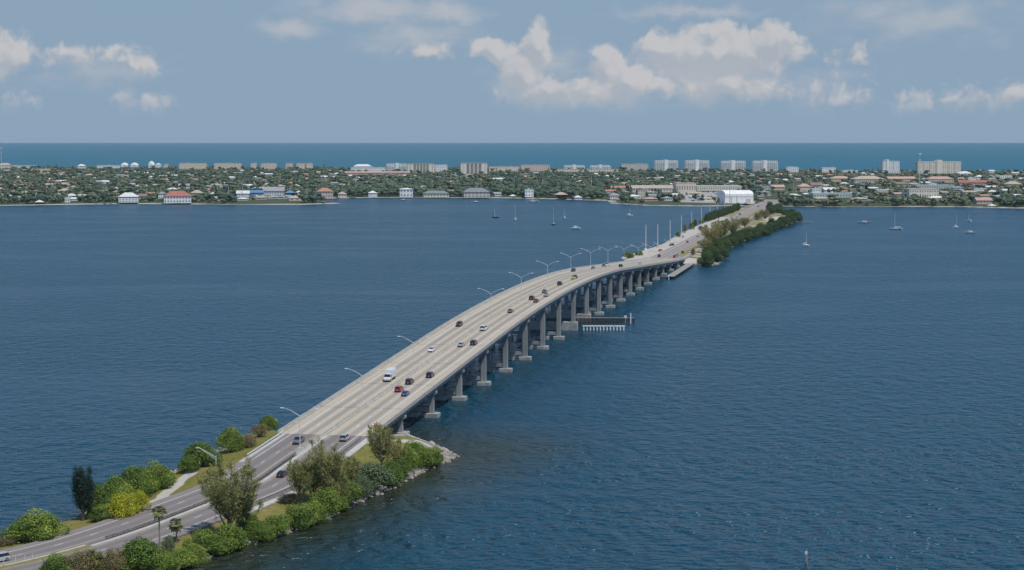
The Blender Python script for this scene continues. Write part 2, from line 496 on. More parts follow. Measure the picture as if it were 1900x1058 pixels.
class MB:
    """collects shapes for ONE part"""
    def __init__(self):
        self.v, self.f = [], []

    def add(self, vs_, fs_):
        b = len(self.v)
        self.v += [tuple(p) for p in vs_]
        self.f += [tuple(i + b for i in f) for f in fs_]
        return self

    def box(self, x0, x1, y0, y1, z0, z1):
        return self.add([(x0, y0, z0), (x1, y0, z0), (x1, y1, z0), (x0, y1, z0), (x0, y0, z1), (x1, y0, z1), (x1, y1, z1), (x0, y1, z1)],
                        [(3, 2, 1, 0), (4, 5, 6, 7), (0, 1, 5, 4), (1, 2, 6, 5), (2, 3, 7, 6), (3, 0, 4, 7)])

    def cyl(self, p0, p1, r0, r1=None, n=8, cap=True):
        r1 = r0 if r1 is None else r1
        p0, p1 = Vector(p0), Vector(p1)
        d = (p1 - p0).normalized()
        a = d.orthogonal().normalized()
        b = d.cross(a)
        vs_ = []
        for p, r in ((p0, r0), (p1, r1)):
            for k in range(n):
                t = 2 * math.pi * k / n
                vs_.append(p + (a * math.cos(t) + b * math.sin(t)) * r)
        fs_ = [(k, (k + 1) % n, n + (k + 1) % n, n + k) for k in range(n)]
        if cap:
            fs_ += [tuple(range(n))[::-1], tuple(range(n, 2 * n))]
        return self.add(vs_, fs_)

    def tube(self, pts, rad, n=7):
        for i in range(len(pts) - 1):
            r0 = rad[i] if isinstance(rad, (list, tuple)) else rad
            r1 = rad[i + 1] if isinstance(rad, (list, tuple)) else rad
            self.cyl(pts[i], pts[i + 1], r0, r1, n, True)
        return self

    def prism(self, prof, y0, y1):
        """profile in (x, z), extruded along y"""
        n = len(prof)
        vs_ = [(x, y0, z) for x, z in prof] + [(x, y1, z) for x, z in prof]
        return self.add(vs_, [(k, (k + 1) % n, n + (k + 1) % n, n + k)[::-1] for k in range(n)] + [tuple(range(n)), tuple(range(n, 2 * n))[::-1]])

    def mesh(self, name, m, smooth=False):
        me = bpy.data.meshes.new(name)
        me.from_pydata(self.v, [], self.f)
        bm = bmesh.new()
        bm.from_mesh(me)
        bmesh.ops.recalc_face_normals(bm, faces=bm.faces)
        bm.to_mesh(me)
        bm.free()
        if smooth:
            me.polygons.foreach_set('use_smooth', np.ones(len(me.polygons), dtype=bool))
        me.materials.append(m)
        me.update()
        return me

    def build(self, name, m, parent=None, loc=(0, 0, 0), rz=0.0, smooth=False):
        return ob(name, self.mesh(name, m, smooth), parent, loc, rz)


_UNIT = {}


def unit_box(m):
    if m.name not in _UNIT:
        _UNIT[m.name] = MB().box(-0.5, 0.5, -0.5, 0.5, -0.5, 0.5).mesh('pane_' + m.name, m)
    return _UNIT[m.name]


def bevel(me, w, seg=1):
    bm = bmesh.new()
    bm.from_mesh(me)
    bmesh.ops.bevel(bm, geom=[e for e in bm.edges if e.calc_face_angle(0) > 0.5], offset=w, segments=seg, affect='EDGES')
    bm.to_mesh(me)
    bm.free()
    return me


# ------------------------------------------------------------------ the road line: near causeway, straight bridge, far causeway
SLOPE = 0.1987
B_Y0, B_Y1 = 516.0, 1322.0
SPAN = 38.4


def line_x(y):
    return SLOPE * y - 154.4


def prof_z(y):
    """height of the road surface"""
    d = y - 880.0
    if d < 0:
        L, g = 199.0, 0.053
    else:
        L, g = 142.0, 0.047
    a = abs(d)
    z = 20.05 - (g / (2 * L) * a * a if a < L else g * L / 2 + g * (a - L))
    lo = 2.3 if d < 0 else 2.6
    w = 0.8
    t = (z - lo) / w                        # soft landing on the causeways
    if t < 6:
        z = lo + w * math.log1p(math.exp(t))
    return z


ctrl = [(-215, 283), (-170, 313), (-139, 338), (-118, 356), (-102.5, 372), (-91.6, 388), (-82.6, 407), (-72.6, 434)]
ctrl += [(line_x(y), y) for y in (458, 480, 516)]
pts = []
for i in range(1, len(ctrl) - 2):
    p0, p1, p2, p3 = [np.array(ctrl[k], float) for k in (i - 1, i, i + 1, i + 2)]
    for t in np.linspace(0, 1, 8, endpoint=False):
        pts.append(0.5 * ((2 * p1) + (-p0 + p2) * t + (2 * p0 - 5 * p1 + 4 * p2 - p3) * t * t + (-p0 + 3 * p1 - 3 * p2 + p3) * t ** 3))
pts += [np.array((line_x(y), y)) for y in np.arange(480, 2760, 2.4)]
PTS = np.array(pts)
SEG = np.linalg.norm(np.diff(PTS, axis=0), axis=1)
SS = np.concatenate([[0], np.cumsum(SEG)])
TAN = np.gradient(PTS, axis=0)
TAN /= np.linalg.norm(TAN, axis=1)[:, None]
KER = np.ones(5) / 5
TAN[:90] = np.stack([np.convolve(np.pad(TAN[:94, k], 2, 'edge'), KER, 'valid')[:90] for k in (0, 1)], 1)


def at(s, o=0.0, dz=0.0):
    x, y = np.interp(s, SS, PTS[:, 0]), np.interp(s, SS, PTS[:, 1])
    tx, ty = np.interp(s, SS, TAN[:, 0]), np.interp(s, SS, TAN[:, 1])
    L = math.hypot(tx, ty)
    tx, ty = tx / L, ty / L
    return (x + ty * o, y - tx * o, prof_z(y) + dz)      # o > 0 is to the right


def heading(s):
    a, b = at(s - 1), at(s + 1)
    return math.atan2(b[0] - a[0], b[1] - a[1])


def s_of_y(y):
    return float(np.interp(y, PTS[:, 1], SS))


def find_s(x, y):
    k = int(np.argmin((PTS[:, 0] - x) ** 2 + (PTS[:, 1] - y) ** 2))
    t = TAN[k]
    s = SS[k] + (x - PTS[k, 0]) * t[0] + (y - PTS[k, 1]) * t[1]
    o = (x - PTS[k, 0]) * t[1] - (y - PTS[k, 1]) * t[0]
    return s, o


def road_hit(px, py, dz=0.0):
    z = 5.0
    for _ in range(14):
        x, y = G(px, py, z + dz)
        z = 0.5 * z + 0.5 * prof_z(y)
    return find_s(x, y)


S_A, S_B = s_of_y(B_Y0), s_of_y(B_Y1)
S_END = s_of_y(2600)


def stations(s0, s1, step):
    n = max(1, int(math.ceil((s1 - s0) / step)))
    return [s0 + (s1 - s0) * k / n for k in range(n + 1)]


def ribbon(s0, s1, prof, step=4.0):
    """closed cross-section prof [(offset, dz), ...] swept along the road"""
    st = stations(s0, s1, step)
    n = len(prof)
    v, f, ac, al = [], [], [], []
    for s in st:
        for (o, dz) in prof:
            v.append(at(s, o, dz))
            ac.append(o)
            al.append(s)
    for i in range(len(st) - 1):
        for k in range(n):
            a, b = i * n + k, i * n + (k + 1) % n
            f.append((a, a + n, b + n, b))
    f.append(tuple(range(n)))
    e = (len(st) - 1) * n
    f.append(tuple(range(e, e + n))[::-1])
    return v, f, ac, al


def ribbon_obj(name, s0, s1, prof, m, parent=None, step=4.0):
    v, f, ac, al = ribbon(s0, s1, prof, step)
    me = mesh_np(name, v, f, m, {'across': ac, 'along': al})
    bm = bmesh.new()
    bm.from_mesh(me)
    bmesh.ops.recalc_face_normals(bm, faces=bm.faces)
    bm.to_mesh(me)
    bm.free()
    return ob(name, me, parent)


def sheet_obj(name, s0, s1, o0, o1, dz, m, parent=None, step=4.0):
    st = stations(s0, s1, step)
    v, f, ac, al = [], [], [], []
    for s in st:
        for o in (o0, o1):
            v.append(at(s, o, dz))
            ac.append(o)
            al.append(s)
    for i in range(len(st) - 1):
        f.append((2 * i, 2 * i + 1, 2 * i + 3, 2 * i + 2))
    return ob(name, mesh_np(name, v, f, m, {'across': ac, 'along': al}), parent)


# ------------------------------------------------------------------ land
def seg_dist(P, poly, closed):
    """distance of the points P (N,2) to a polyline, vectorised"""
    poly = np.asarray(poly, float)
    q = np.roll(poly, -1, axis=0) if closed else poly[1:]
    p0 = poly if closed else poly[:-1]
    best = np.full(len(P), 1e9)
    for a, b in zip(p0, q):
        ab = b - a
        t = np.clip(((P - a) @ ab) / (ab @ ab + 1e-9), 0, 1)
        best = np.minimum(best, np.hypot(*(P - a - t[:, None] * ab).T))
    return best


def inside(P, poly):
    poly = np.asarray(poly, float)
    r = np.zeros(len(P), bool)
    j = len(poly) - 1
    for i in range(len(poly)):
        xi, yi = poly[i]
        xj, yj = poly[j]
        hit = ((yi > P[:, 1]) != (yj > P[:, 1])) & (P[:, 0] < (xj - xi) * (P[:, 1] - yi) / (yj - yi + 1e-12) + xi)
        r ^= hit
        j = i
    return r


def wobble(P, sc, seed=0):
    x, y = P[:, 0] / sc, P[:, 1] / sc
    return (np.sin(x * 1.3 + 1.7 * np.sin(y * 0.9 + seed)) + np.sin(y * 1.7 + 1.3 * np.sin(x * 1.1 + 2 + seed)) + 0.6 * np.sin(2.9 * x + 2.3 * y + seed)) / 2.6


PX = lambda lst, z=0.0: [G(x, y, z) for x, y in lst]

near_shore = [(-60, 340), (-72, 372)] + PX([(310, 1058), (400, 1028), (480, 1001), (560, 977), (610, 958), (660, 931), (720, 906), (770, 881), (805, 864), (842, 847), (815, 829)]) \
    + [(-33, 541), (-42, 545), (-52, 547), (-62, 544)] + PX([(500, 800), (478, 803), (440, 818), (400, 838), (345, 865), (310, 884), (262, 910), (205, 934), (140, 962), (108, 974), (30, 988), (0, 1001)]) \
    + [(-118, 402), (-140, 378), (-190, 345), (-240, 310), (-220, 250), (-120, 290)]


def land_grid(name, shore, x0, x1, y0, y1, step, m, road_range, half, top, sandfn=None, beach=3.0, slope=0.45, kind='structure'):
    xs, ys = np.arange(x0, x1 + step, step), np.arange(y0, y1 + step, step)
    gx, gy = np.meshgrid(xs, ys)
    P = np.stack([gx.ravel(), gy.ravel()], 1)
    ins = inside(P, shore)
    ds = seg_dist(P, shore, True) * np.where(ins, 1, -1)
    ds = ds + wobble(P, 4.0) * 0.7
    rp = PTS[(SS >= road_range[0]) & (SS <= road_range[1])]
    dr = seg_dist(P, rp[::3], False)
    k = np.argmin(((P[:, None, :] - rp[None, ::6, :]) ** 2).sum(2), axis=1) * 6
    rz = np.array([prof_z(y) for y in rp[:, 1]])[np.clip(k, 0, len(rp) - 1)]
    de = np.maximum(dr - half, 0)
    t = np.clip(ds / np.maximum(ds + de, 0.01), 0, 1)
    z = np.where(de <= 0, rz - 0.45, np.minimum(rz - 0.45 - de * 0.12, ds * slope))
    z = np.where((de > 0) & (ds > 0), np.maximum(z, np.minimum(top, ds * slope)), z)
    z = np.minimum(z, np.maximum(rz - 0.45, 0.2))
    z = np.where(ds < 0, np.maximum(ds * 0.5, -1.2), np.minimum(z, ds * slope + 0.02))
    z = z + np.where((de > 0.5) & (ds > 1), wobble(P, 3.0, 2) * 0.10, 0)
    sand = np.clip(1.2 - ds / beach, 0, 1)
    if sandfn is not None:
        sand = np.maximum(sand, sandfn(P, ds, de))
    nx, ny = len(xs), len(ys)
    idx = np.arange(nx * ny).reshape(ny, nx)
    F = np.stack([idx[:-1, :-1], idx[:-1, 1:], idx[1:, 1:], idx[1:, :-1]], 2).reshape(-1, 4)
    keep = (ds[F] > -4).any(1)
    F = F[keep]
    used = np.unique(F)
    rem = np.zeros(nx * ny, int)
    rem[used] = np.arange(len(used))
    me = mesh_np(name, np.column_stack([P[used], z[used]]), rem[F], m, {'sand': sand[used]}, smooth=True)
    o = ob(name, me)
    o['kind'] = kind
    zz = z.reshape(ny, nx)

    def height(x, y):
        i = int(np.clip(round((y - y0) / step), 0, ny - 1))
        j = int(np.clip(round((x - x0) / step), 0, nx - 1))
        return float(zz[i, j])
    return o, height


track = PX([(277, 940), (300, 922), (318, 905), (340, 888), (368, 868), (400, 848), (430, 832)], 2.0)
track2 = PX([(330, 895), (352, 880), (383, 862)], 2.0)
conc_tri = [at(S_A - 8, 13.2)[:2], at(S_A + 2, 13.2)[:2]] + PX([(812, 831), (800, 843), (740, 842)], 1.0)


def near_sand(P, ds, de):
    a = np.clip(1.6 - seg_dist(P, track, False) / 1.5, 0, 1)
    a = np.maximum(a, np.clip(1.4 - seg_dist(P, track2, False) / 1.0, 0, 1) * 0.8)
    e = G(283, 935, 2.0)
    a = np.maximum(a, np.clip(1.5 - np.hypot(P[:, 0] - e[0], (P[:, 1] - e[1]) / 2.2) / 3.0, 0, 1))
    a = np.maximum(a, np.where(inside(P, conc_tri), 1.0, 0.0))
    a = np.maximum(a, np.clip(0.75 - de / 1.5, 0, 1) * (de > 0))
    return a


M_GROUND = ground_mat('causeway_turf', (0.155, 0.155, 0.040), (0.215, 0.185, 0.055), (0.52, 0.48, 0.42), (0.40, 0.36, 0.31), (0.27, 0.20, 0.095))
M_ISLE = ground_mat('island_ground', (0.05, 0.075, 0.035), (0.085, 0.10, 0.05), (0.50, 0.46, 0.40), (0.40, 0.36, 0.32), (0.22, 0.18, 0.13))

near_land, near_h = land_grid('near_causeway_ground', near_shore, -250, -10, 255, 560, 1.25, M_GROUND, (0, S_A + 1), 12.0, 1.3, near_sand, beach=2.2)

far_l = [(1322, -17), (1345, -32), (1382, -40), (1434, -36), (1542, -30), (1650, -33), (1764, -35), (1900, -34), (2018, -33), (2140, -31), (2238, -28), (2377, -26), (2480, -26)]
far_r = [(2480, 20), (2400, 17), (2359, 19), (2300, 30), (2239, 42), (2150, 53), (2059, 58), (1954, 59), (1880, 54), (1816, 48), (1740, 41), (1668, 37), (1566, 31), (1448, 31), (1380, 35), (1318, 36), (1298, 36), (1290, 31), (1306, 24), (1316, 17)]
far_shore_poly = [(line_x(y) + o, y) for y, o in far_l + far_r]


def far_sand(P, ds, de):
    o = P[:, 0] - (SLOPE * P[:, 1] - 154.4)
    a = np.where((o < -12) & (P[:, 1] < 2050), 0.8 + 0.3 * wobble(P, 14.0, 5), 0.45 + 0.2 * wobble(P, 9.0, 8))
    lot = np.hypot((o - 38) / 14, (P[:, 1] - 2010) / 55) < 1
    a = np.maximum(a, np.where(lot, 1.0, 0))
    a = np.maximum(a, np.where((P[:, 1] < 1345) & (o > 10), 0.85, 0))
    return a


far_land, far_h = land_grid('far_causeway_ground', far_shore_poly, 70, 400, 1280, 2490, 3.0, M_GROUND, (S_B - 2, S_END), 13.5, 1.6, far_sand, beach=3.0)

# barrier island: shoreline seen across the lagoon, then 2.5 km of town up to the ocean beach
isl_shore = [(-1500, 2420), (-900, 2425)] + PX([(-20, 382), (60, 381), (150, 379.5), (250, 378.5), (340, 379), (450, 380), (560, 380), (632, 377.5), (600, 374), (545, 373), (470, 371.5), (480, 368.5), (540, 369), (600, 368.5),
                                                 (690, 367), (760, 366.6), (900, 367), (1000, 369), (1060, 370.8), (1128, 372.5), (1133, 377.5), (1200, 381.5), (1300, 383), (1385, 381.5), (1450, 383), (1520, 384), (1600, 384), (1700, 384), (1780, 384), (1850, 386), (1920, 387)]) \
    + [(900, 2300), (1600, 2250)]
isl_back = [(1600, 4640), (1250, 4660), (995, 4700), (487, 4880), (-70, 4960), (-830, 5250), (-1440, 5330), (-1900, 5400)]
ISL = isl_shore + isl_back


def island():
    step = 11.0
    xs, ys = np.arange(-1500, 1500 + step, step), np.arange(2260, 5420, step)
    gx, gy = np.meshgrid(xs, ys)
    P = np.stack([gx.ravel(), gy.ravel()], 1)
    ds = seg_dist(P, ISL, True) * np.where(inside(P, ISL), 1, -1)
    ds = ds + wobble(P, 25.0) * 2.0
    z = np.clip(ds * 0.11, -1.0, 2.0)
    sand = np.clip(1.15 - np.maximum(ds, 0) / 12.0, 0.12, 1) * (0.75 + 0.25 * wobble(P, 60.0, 3))
    sand = np.maximum(sand, np.where(ds > 40, 0.10 + 0.3 * wobble(P, 45.0, 1), 0))
    nx, ny = len(xs), len(ys)
    idx = np.arange(nx * ny).reshape(ny, nx)
    F = np.stack([idx[:-1, :-1], idx[:-1, 1:], idx[1:, 1:], idx[1:, :-1]], 2).reshape(-1, 4)
    F = F[(ds[F] > -15).any(1)]
    used = np.unique(F)
    rem = np.zeros(nx * ny, int)
    rem[used] = np.arange(len(used))
    o = ob('barrier_island_ground', mesh_np('barrier_island_ground', np.column_stack([P[used], z[used]]), rem[F], M_ISLE, {'sand': sand[used]}, smooth=True))
    o['kind'] = 'structure'


island()

# ------------------------------------------------------------------ water
sA, sB = np.array(G(310, 1058)), np.array(G(842, 847))
dv_ = (sB - sA) / np.linalg.norm(sB - sA)
M_LAGOON = water_mat('lagoon_water', (0.001, 0.037, 0.065), (0.001, 0.048, 0.083), 1.8,
                     shore=(tuple((sA + sB) / 2), (dv_[1], -dv_[0]), 44.0, (0.026, 0.030, 0.012)))
M_OCEAN = water_mat('ocean_water', (0.001, 0.098, 0.142), (0.001, 0.106, 0.154), 0.6, rough=0.4)


def plane(name, x0, x1, y0, y1, z, m, nx=1, ny=1):
    xs, ys = np.linspace(x0, x1, nx + 1), np.linspace(y0, y1, ny + 1)
    gx, gy = np.meshgrid(xs, ys)
    idx = np.arange((nx + 1) * (ny + 1)).reshape(ny + 1, nx + 1)
    F = np.stack([idx[:-1, :-1], idx[:-1, 1:], idx[1:, 1:], idx[1:, :-1]], 2).reshape(-1, 4)
    o = ob(name, mesh_np(name, np.column_stack([gx.ravel(), gy.ravel(), np.full(gx.size, z)]), F, m))
    o['kind'] = 'structure'
    return o


plane('lagoon_water', -9000, 9000, -2500, 4600, 0.0, M_LAGOON, 30, 12)
plane('ocean_water', -17000, 17000, 4600, 30000, 0.0, M_OCEAN, 20, 16)

# ------------------------------------------------------------------ road on the causeways
road_n = ribbon_obj('near_causeway_road', 8, S_A, [(-12.3, 0), (12.3, 0), (12.3, -0.5), (-12.3, -0.5)], M_ASPH, None, 3.0)
road_n['kind'] = 'structure'
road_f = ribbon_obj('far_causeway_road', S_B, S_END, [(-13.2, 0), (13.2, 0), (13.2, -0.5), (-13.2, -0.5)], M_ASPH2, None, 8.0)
road_f['kind'] = 'structure'

bridge = empty('road_bridge', at((S_A + S_B) / 2, 0, -prof_z((B_Y0 + B_Y1) / 2)))
tag(bridge, 'long pale concrete road bridge arching over the water on paired piers', 'bridge')


def under(o, parent):
    """parent without moving the mesh"""
    o.parent = parent
    o.matrix_parent_inverse = Matrix.Translation(-parent.location)
    return o


def mark_lines(s0, s1, parent, far=False, skip=None):
    shift = parent is bridge
    def fin(o):
        if shift:
            under(o, bridge)
        else:
            o.parent = parent
    for sg in (-1, 1):
        for o, w, m, nm in ((9.5, 0.20, M_WHITE, 'white_edge_line'), (2.05, 0.18, M_YELLOW, 'yellow_edge_line')):
            a, b = sorted((sg * (o - w / 2), sg * (o + w / 2)))
            fin(sheet_obj(nm, s0, s1, a, b, 0.012, m, None, 3.0 if not far else 8.0))
        s = math.ceil(s0 / 12.19) * 12.19
        while s < s1 - 3.2:
            a, b = sorted((sg * 5.70, sg * 5.88))
            if not (skip and skip(s)):
                fin(sheet_obj('lane_dash', s, s + 3.05, a, b, 0.012, M_WHITE, None, 1.6))
            s += 12.19


mark_lines(10, S_A, road_n)
mark_lines(S_A, S_B, bridge)
mark_lines(S_B, s_of_y(2450), road_f, True, skip=lambda s: s > s_of_y(1750))

# median barrier, shoulders and apron of the near causeway
JER = lambda c: [(c - 0.40, 0.0), (c + 0.40, 0.0), (c + 0.40, 0.10), (c + 0.22, 0.30), (c + 0.13, 0.84), (c - 0.13, 0.84), (c - 0.22, 0.30), (c - 0.40, 0.10)]
M_RUSTY = mat('weathered_guardrail', (0.20, 0.20, 0.20), (0.12, 0.115, 0.11), 0.6, 0.6, coords='World')


def guardrail(name, label, s0, s1, off, both, m):
    g = empty(name, at(s0, off))
    tag(g, label, 'guardrail')
    for sg in ((-1, 1) if both else (-1 if off > 0 else 1,)):
        c = off + sg * 0.14
        under(ribbon_obj('rail', s0, s1, [(c, 0.42), (c + sg * 0.08, 0.50), (c, 0.58), (c + sg * 0.08, 0.66), (c, 0.76), (c - sg * 0.05, 0.76), (c - sg * 0.05, 0.42)], m, None, 3.0), g)
    post = MB().box(-0.07, 0.07, -0.08, 0.08, -0.5, 0.78).mesh('guardrail_post', M_GREYWOOD)
    q = s0 + 0.4
    while q < s1:
        under(ob('guardrail_post', post, None, at(q, off), -heading(q)), g)
        q += 2.0
    return g


s_m0 = find_s(*G(195, 1000, 2.5))[0]
s_m1 = S_A - 26
guardrail('median_guardrail', 'dark weathered steel guardrail dividing the near causeway road', s_m0, s_m1, 0.0, True, M_RUSTY)
mb = empty('median_barrier', at(s_m1))
tag(mb, 'concrete median barrier on the last stretch before the bridge', 'barrier')
s = s_m1 + 0.3
while s < S_A - 1:
    e = min(s + 6.0, S_A)
    under(ribbon_obj('barrier_block', s, e - 0.05, JER(0.0), M_PARA, None, 3.0), mb)
    s = e
ms = sheet_obj('median_concrete_strip', s_m0 - 6, S_A, 0.45, 1.55, 0.016, M_CONC, road_n, 3.0)
gm = sheet_obj('median_grass_strip', 10, s_m0 - 6, -0.2, 2.0, 0.020, mat('median_turf', (0.17, 0.17, 0.05), (0.23, 0.20, 0.08), 0.5, 0.95, coords='World'), road_n, 3.0)
gk = sheet_obj('median_kerb_strip', 10, s_m0 - 6, -0.85, -0.2, 0.016, M_CONC, road_n, 3.0)

# right-hand parapet on the rise to the bridge, with its concrete apron
s_p0 = find_s(*G(470, 940, 3.0))[0]
guardrail('roadside_guardrail', 'dark weathered guardrail along the near road beside the casuarinas', s_p0, S_A - 4, 11.9, False, M_RUSTY)
ap = ribbon_obj('concrete_apron', s_p0 - 4, S_A, [(12.35, -0.12), (14.0, -0.34), (14.0, -0.7), (12.35, -0.7)], M_CONC, road_n, 3.0)

# left-hand steel guardrail
s_g0 = find_s(*G(424, 856, 3.2))[0]
gr = empty('steel_guardrail', at(s_g0, -11.9))
tag(gr, 'galvanised steel guardrail along the grassy edge of the near road', 'guardrail')
under(ribbon_obj('rail', s_g0, S_A, [(-11.95, 0.45), (-11.87, 0.52), (-11.95, 0.6), (-11.87, 0.68), (-11.95, 0.76), (-12.0, 0.76), (-12.0, 0.45)], M_GALV, None, 3.0), gr)
s = s_g0 + 0.5
while s < S_A:
    p = at(s, -12.08)
    under(ob('guardrail_post', MB().box(-0.07, 0.07, -0.07, 0.07, -0.7, 0.74).mesh('guardrail_post', M_GREYWOOD), None, p, -heading(s)), gr)
    s += 3.0
sheet_obj('concrete_gutter', s_g0 - 6, S_A, -12.3, -11.0, 0.016, M_CONC, road_n, 3.0)

# ridge kerb and slab on the cone beside the abutment
rk = PX([(716, 790), (742, 801), (770, 811), (800, 824), (815, 830)], 0)
abut_pts = [at(S_A + 1, 13.9, -0.6)] + [tuple(G(px_, py_, z_)) + (z_,) for px_, py_, z_ in ((752, 806, 3.6), (785, 819, 2.0), (816, 832, 0.7))]
sp = empty('slope_kerb', abut_pts[0])
tag(sp, 'pale concrete kerb running down the bank from the bridge end to the water', 'kerb')
for i in range(3):
    a, b = Vector(abut_pts[i]), Vector(abut_pts[i + 1])
    d = (b - a).normalized()
    n_ = Vector((d.y, -d.x, 0)).normalized()
    mbk = MB()
    v = []
    for q in (a, b):
        for (u, zz) in ((-0.55, -1.4), (0.55, -1.4), (0.55, 0.22), (0.25, 0.22), (0.22, 0.05), (-0.22, 0.05), (-0.25, 0.22), (-0.55, 0.22)):
            v.append(q + n_ * u + Vector((0, 0, zz)))
    nn = 8
    mbk.add(v, [(k, (k + 1) % nn, nn + (k + 1) % nn, nn + k) for k in range(nn)] + [tuple(range(nn)), tuple(range(nn, 2 * nn))[::-1]])
    under(mbk.build('kerb_block', M_CONC), sp)

# ------------------------------------------------------------------ the bridge
N_SPAN = 21
SB = [s_of_y(B_Y0 + (B_Y1 - B_Y0) * k / N_SPAN) for k in range(N_SPAN + 1)]
HW = 13.5
girder_prof = lambda c: [(c - 0.35, -0.32), (c + 0.35, -0.32), (c + 0.35, -0.45), (c + 0.1, -0.6), (c + 0.1, -1.45), (c + 0.3, -1.62), (c + 0.3, -1.82), (c - 0.3, -1.82), (c - 0.3, -1.62), (c - 0.1, -1.45), (c - 0.1, -0.6), (c - 0.35, -0.45)]
for k in range(N_SPAN):
    s0, s1 = SB[k] + 0.03, SB[k + 1] - 0.03
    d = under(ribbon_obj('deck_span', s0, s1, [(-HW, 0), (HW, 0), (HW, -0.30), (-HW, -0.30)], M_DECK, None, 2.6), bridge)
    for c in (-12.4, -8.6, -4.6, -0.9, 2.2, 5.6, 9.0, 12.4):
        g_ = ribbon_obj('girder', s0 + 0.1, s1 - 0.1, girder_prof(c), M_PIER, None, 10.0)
        g_.parent = d
    for nm, pf in (('parapet', [(HW - 0.45, 0.004), (HW + 0.02, -0.28), (HW + 0.02, 0.86), (HW - 0.22, 0.86), (HW - 0.30, 0.34)]),
                   ('parapet', [(-HW + 0.45, 0.004), (-HW - 0.02, -0.28), (-HW - 0.02, 0.86), (-HW + 0.22, 0.86), (-HW + 0.30, 0.34)]),
                   ('median_parapet', [(o, max(z_, 0.003)) for o, z_ in JER(0.0)])):
        under(ribbon_obj(nm, s0 + 0.02, s1 - 0.02, pf, M_PARA, None, 3.3), bridge)

for k in range(0, N_SPAN + 1):
    under(sheet_obj('expansion_joint', SB[k] - 0.14, SB[k] + 0.14, -HW + 0.5, HW - 0.5, 0.008, M_TRIM, None, 0.2), bridge)
for k in range(1, N_SPAN):
    s = SB[k]
    x, y, zt = at(s)
    hd = heading(s)
    pier = under(empty('pier', (x, y, 0), -hd), bridge)
    zc = zt - 1.84
    channel = k in (9, 10)
    w = 0.74 if zc < 10 else 0.9
    for c in (-4.9, -11.5, 4.9, 11.5):
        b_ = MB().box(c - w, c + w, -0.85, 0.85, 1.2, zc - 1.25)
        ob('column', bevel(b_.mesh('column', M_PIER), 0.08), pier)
    for sg in (-1, 1):
        lo, hi = sorted((sg * 2.3, sg * 13.2))
        cap = MB()
        cap.add([(lo, -0.95, zc), (hi, -0.95, zc), (hi, -0.95, zc - 0.75), (hi - 1.2, -0.95, zc - 1.35), (lo + 1.2, -0.95, zc - 1.35), (lo, -0.95, zc - 0.75),
                 (lo, 0.95, zc), (hi, 0.95, zc), (hi, 0.95, zc - 0.75), (hi - 1.2, 0.95, zc - 1.35), (lo + 1.2, 0.95, zc - 1.35), (lo, 0.95, zc - 0.75)],
                [(0, 1, 2, 3, 4, 5), (6, 7, 8, 9, 10, 11)] + [(i, (i + 1) % 6, 6 + (i + 1) % 6, 6 + i) for i in range(6)])
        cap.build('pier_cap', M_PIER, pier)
        if not channel:
            for c in (4.9, 11.5):
                ob('footing', bevel(MB().box(sg * c - 2.1, sg * c + 2.4, -2.0, 2.0, -1.5, 1.3).mesh('footing', M_FOOT), 0.08), pier)
            a, b = sorted((sg * 4.9, sg * 11.5))
            MB().box(a + w, b - w, -0.55, 0.55, 1.9, 3.2).build('strut', M_PIER, pier)
    if channel:
        ob('crash_wall', bevel(MB().box(-13.5, 13.5, -1.5, 1.5, -1.5, 3.9).mesh('crash_wall', M_FOOT), 0.12), pier)
for k, sg in ((0, 1), (N_SPAN, -1)):
    x, y, zt = at(SB[k])
    o = MB().box(-13.4, 13.4, -0.6, 0.6, -1.0, zt - 0.32).build('abutment', M_CONC, None, (x, y - 0.75 * sg, 0), -heading(SB[k]))
    under(o, bridge)

# ------------------------------------------------------------------ lamp posts
def lamp_mesh():
    root = empty('street_lamp')
    MB().cyl((0, 0, 0), (0, 0, 9.0), 0.12, 0.075, 10).build('pole', M_GALV, root, smooth=False)
    MB().box(-0.25, 0.25, -0.25, 0.25, 0.0, 0.35).build('base', M_GALV, root)
    for sg in (-1, 1):
        a = MB().tube([(0, 0, 8.75), (sg * 1.2, 0, 9.55), (sg * 2.6, 0, 10.25), (sg * 3.8, 0, 10.7), (sg * 4.6, 0, 10.85)], [0.075, 0.07, 0.065, 0.06, 0.055], 6)
        ar = a.build('arm', M_GALV, root)
        lm = MB()
        x0, x1 = sorted((sg * 4.4, sg * 5.3))
        lm.add([(x0, -0.17, 10.78), (x1, -0.17, 10.80), (x1, 0.17, 10.80), (x0, 0.17, 10.78), (x0, -0.12, 10.97), (x1, -0.09, 10.93), (x1, 0.09, 10.93), (x0, 0.12, 10.97)],
               [(3, 2, 1, 0), (4, 5, 6, 7), (0, 1, 5, 4), (1, 2, 6, 5), (2, 3, 7, 6), (3, 0, 4, 7)])
        lm.build('luminaire', M_LENS, ar)
    return root


ORD = ['first', 'second', 'third', 'fourth', 'fifth', 'sixth', 'seventh', 'eighth', 'ninth', 'tenth', 'eleventh', 'twelfth', 'thirteenth', 'fourteenth', 'fifteenth', 'sixteenth', 'seventeenth', 'eighteenth', 'nineteenth', 'twentieth']
lamp0 = lamp_mesh()
lamp_y = [494.5, 554.1, 614.5, 735.7, 796.6, 858.7, 921.8, 983.9, 1044.9, 1109.3, 1171.9, 1232.0, 1293.0, 1354.0, 1416.0, 1478.0, 1540.0, 1602.0, 1664.0]
for i, yy in enumerate(lamp_y):
    l = lamp0 if i == 0 else copy_tree(lamp0)
    s = s_of_y(yy)
    l.location = at(s, 0, 0.83)
    l.rotation_euler = (0, 0, -heading(s))
    where = 'on the road median' if yy < 516 or yy > 1322 else 'on the bridge median'
    tag(l, 'grey double-arm street lamp %s, %s from the near shore' % (where, ORD[i]), 'street lamp', 'double-arm street lamps along the road')

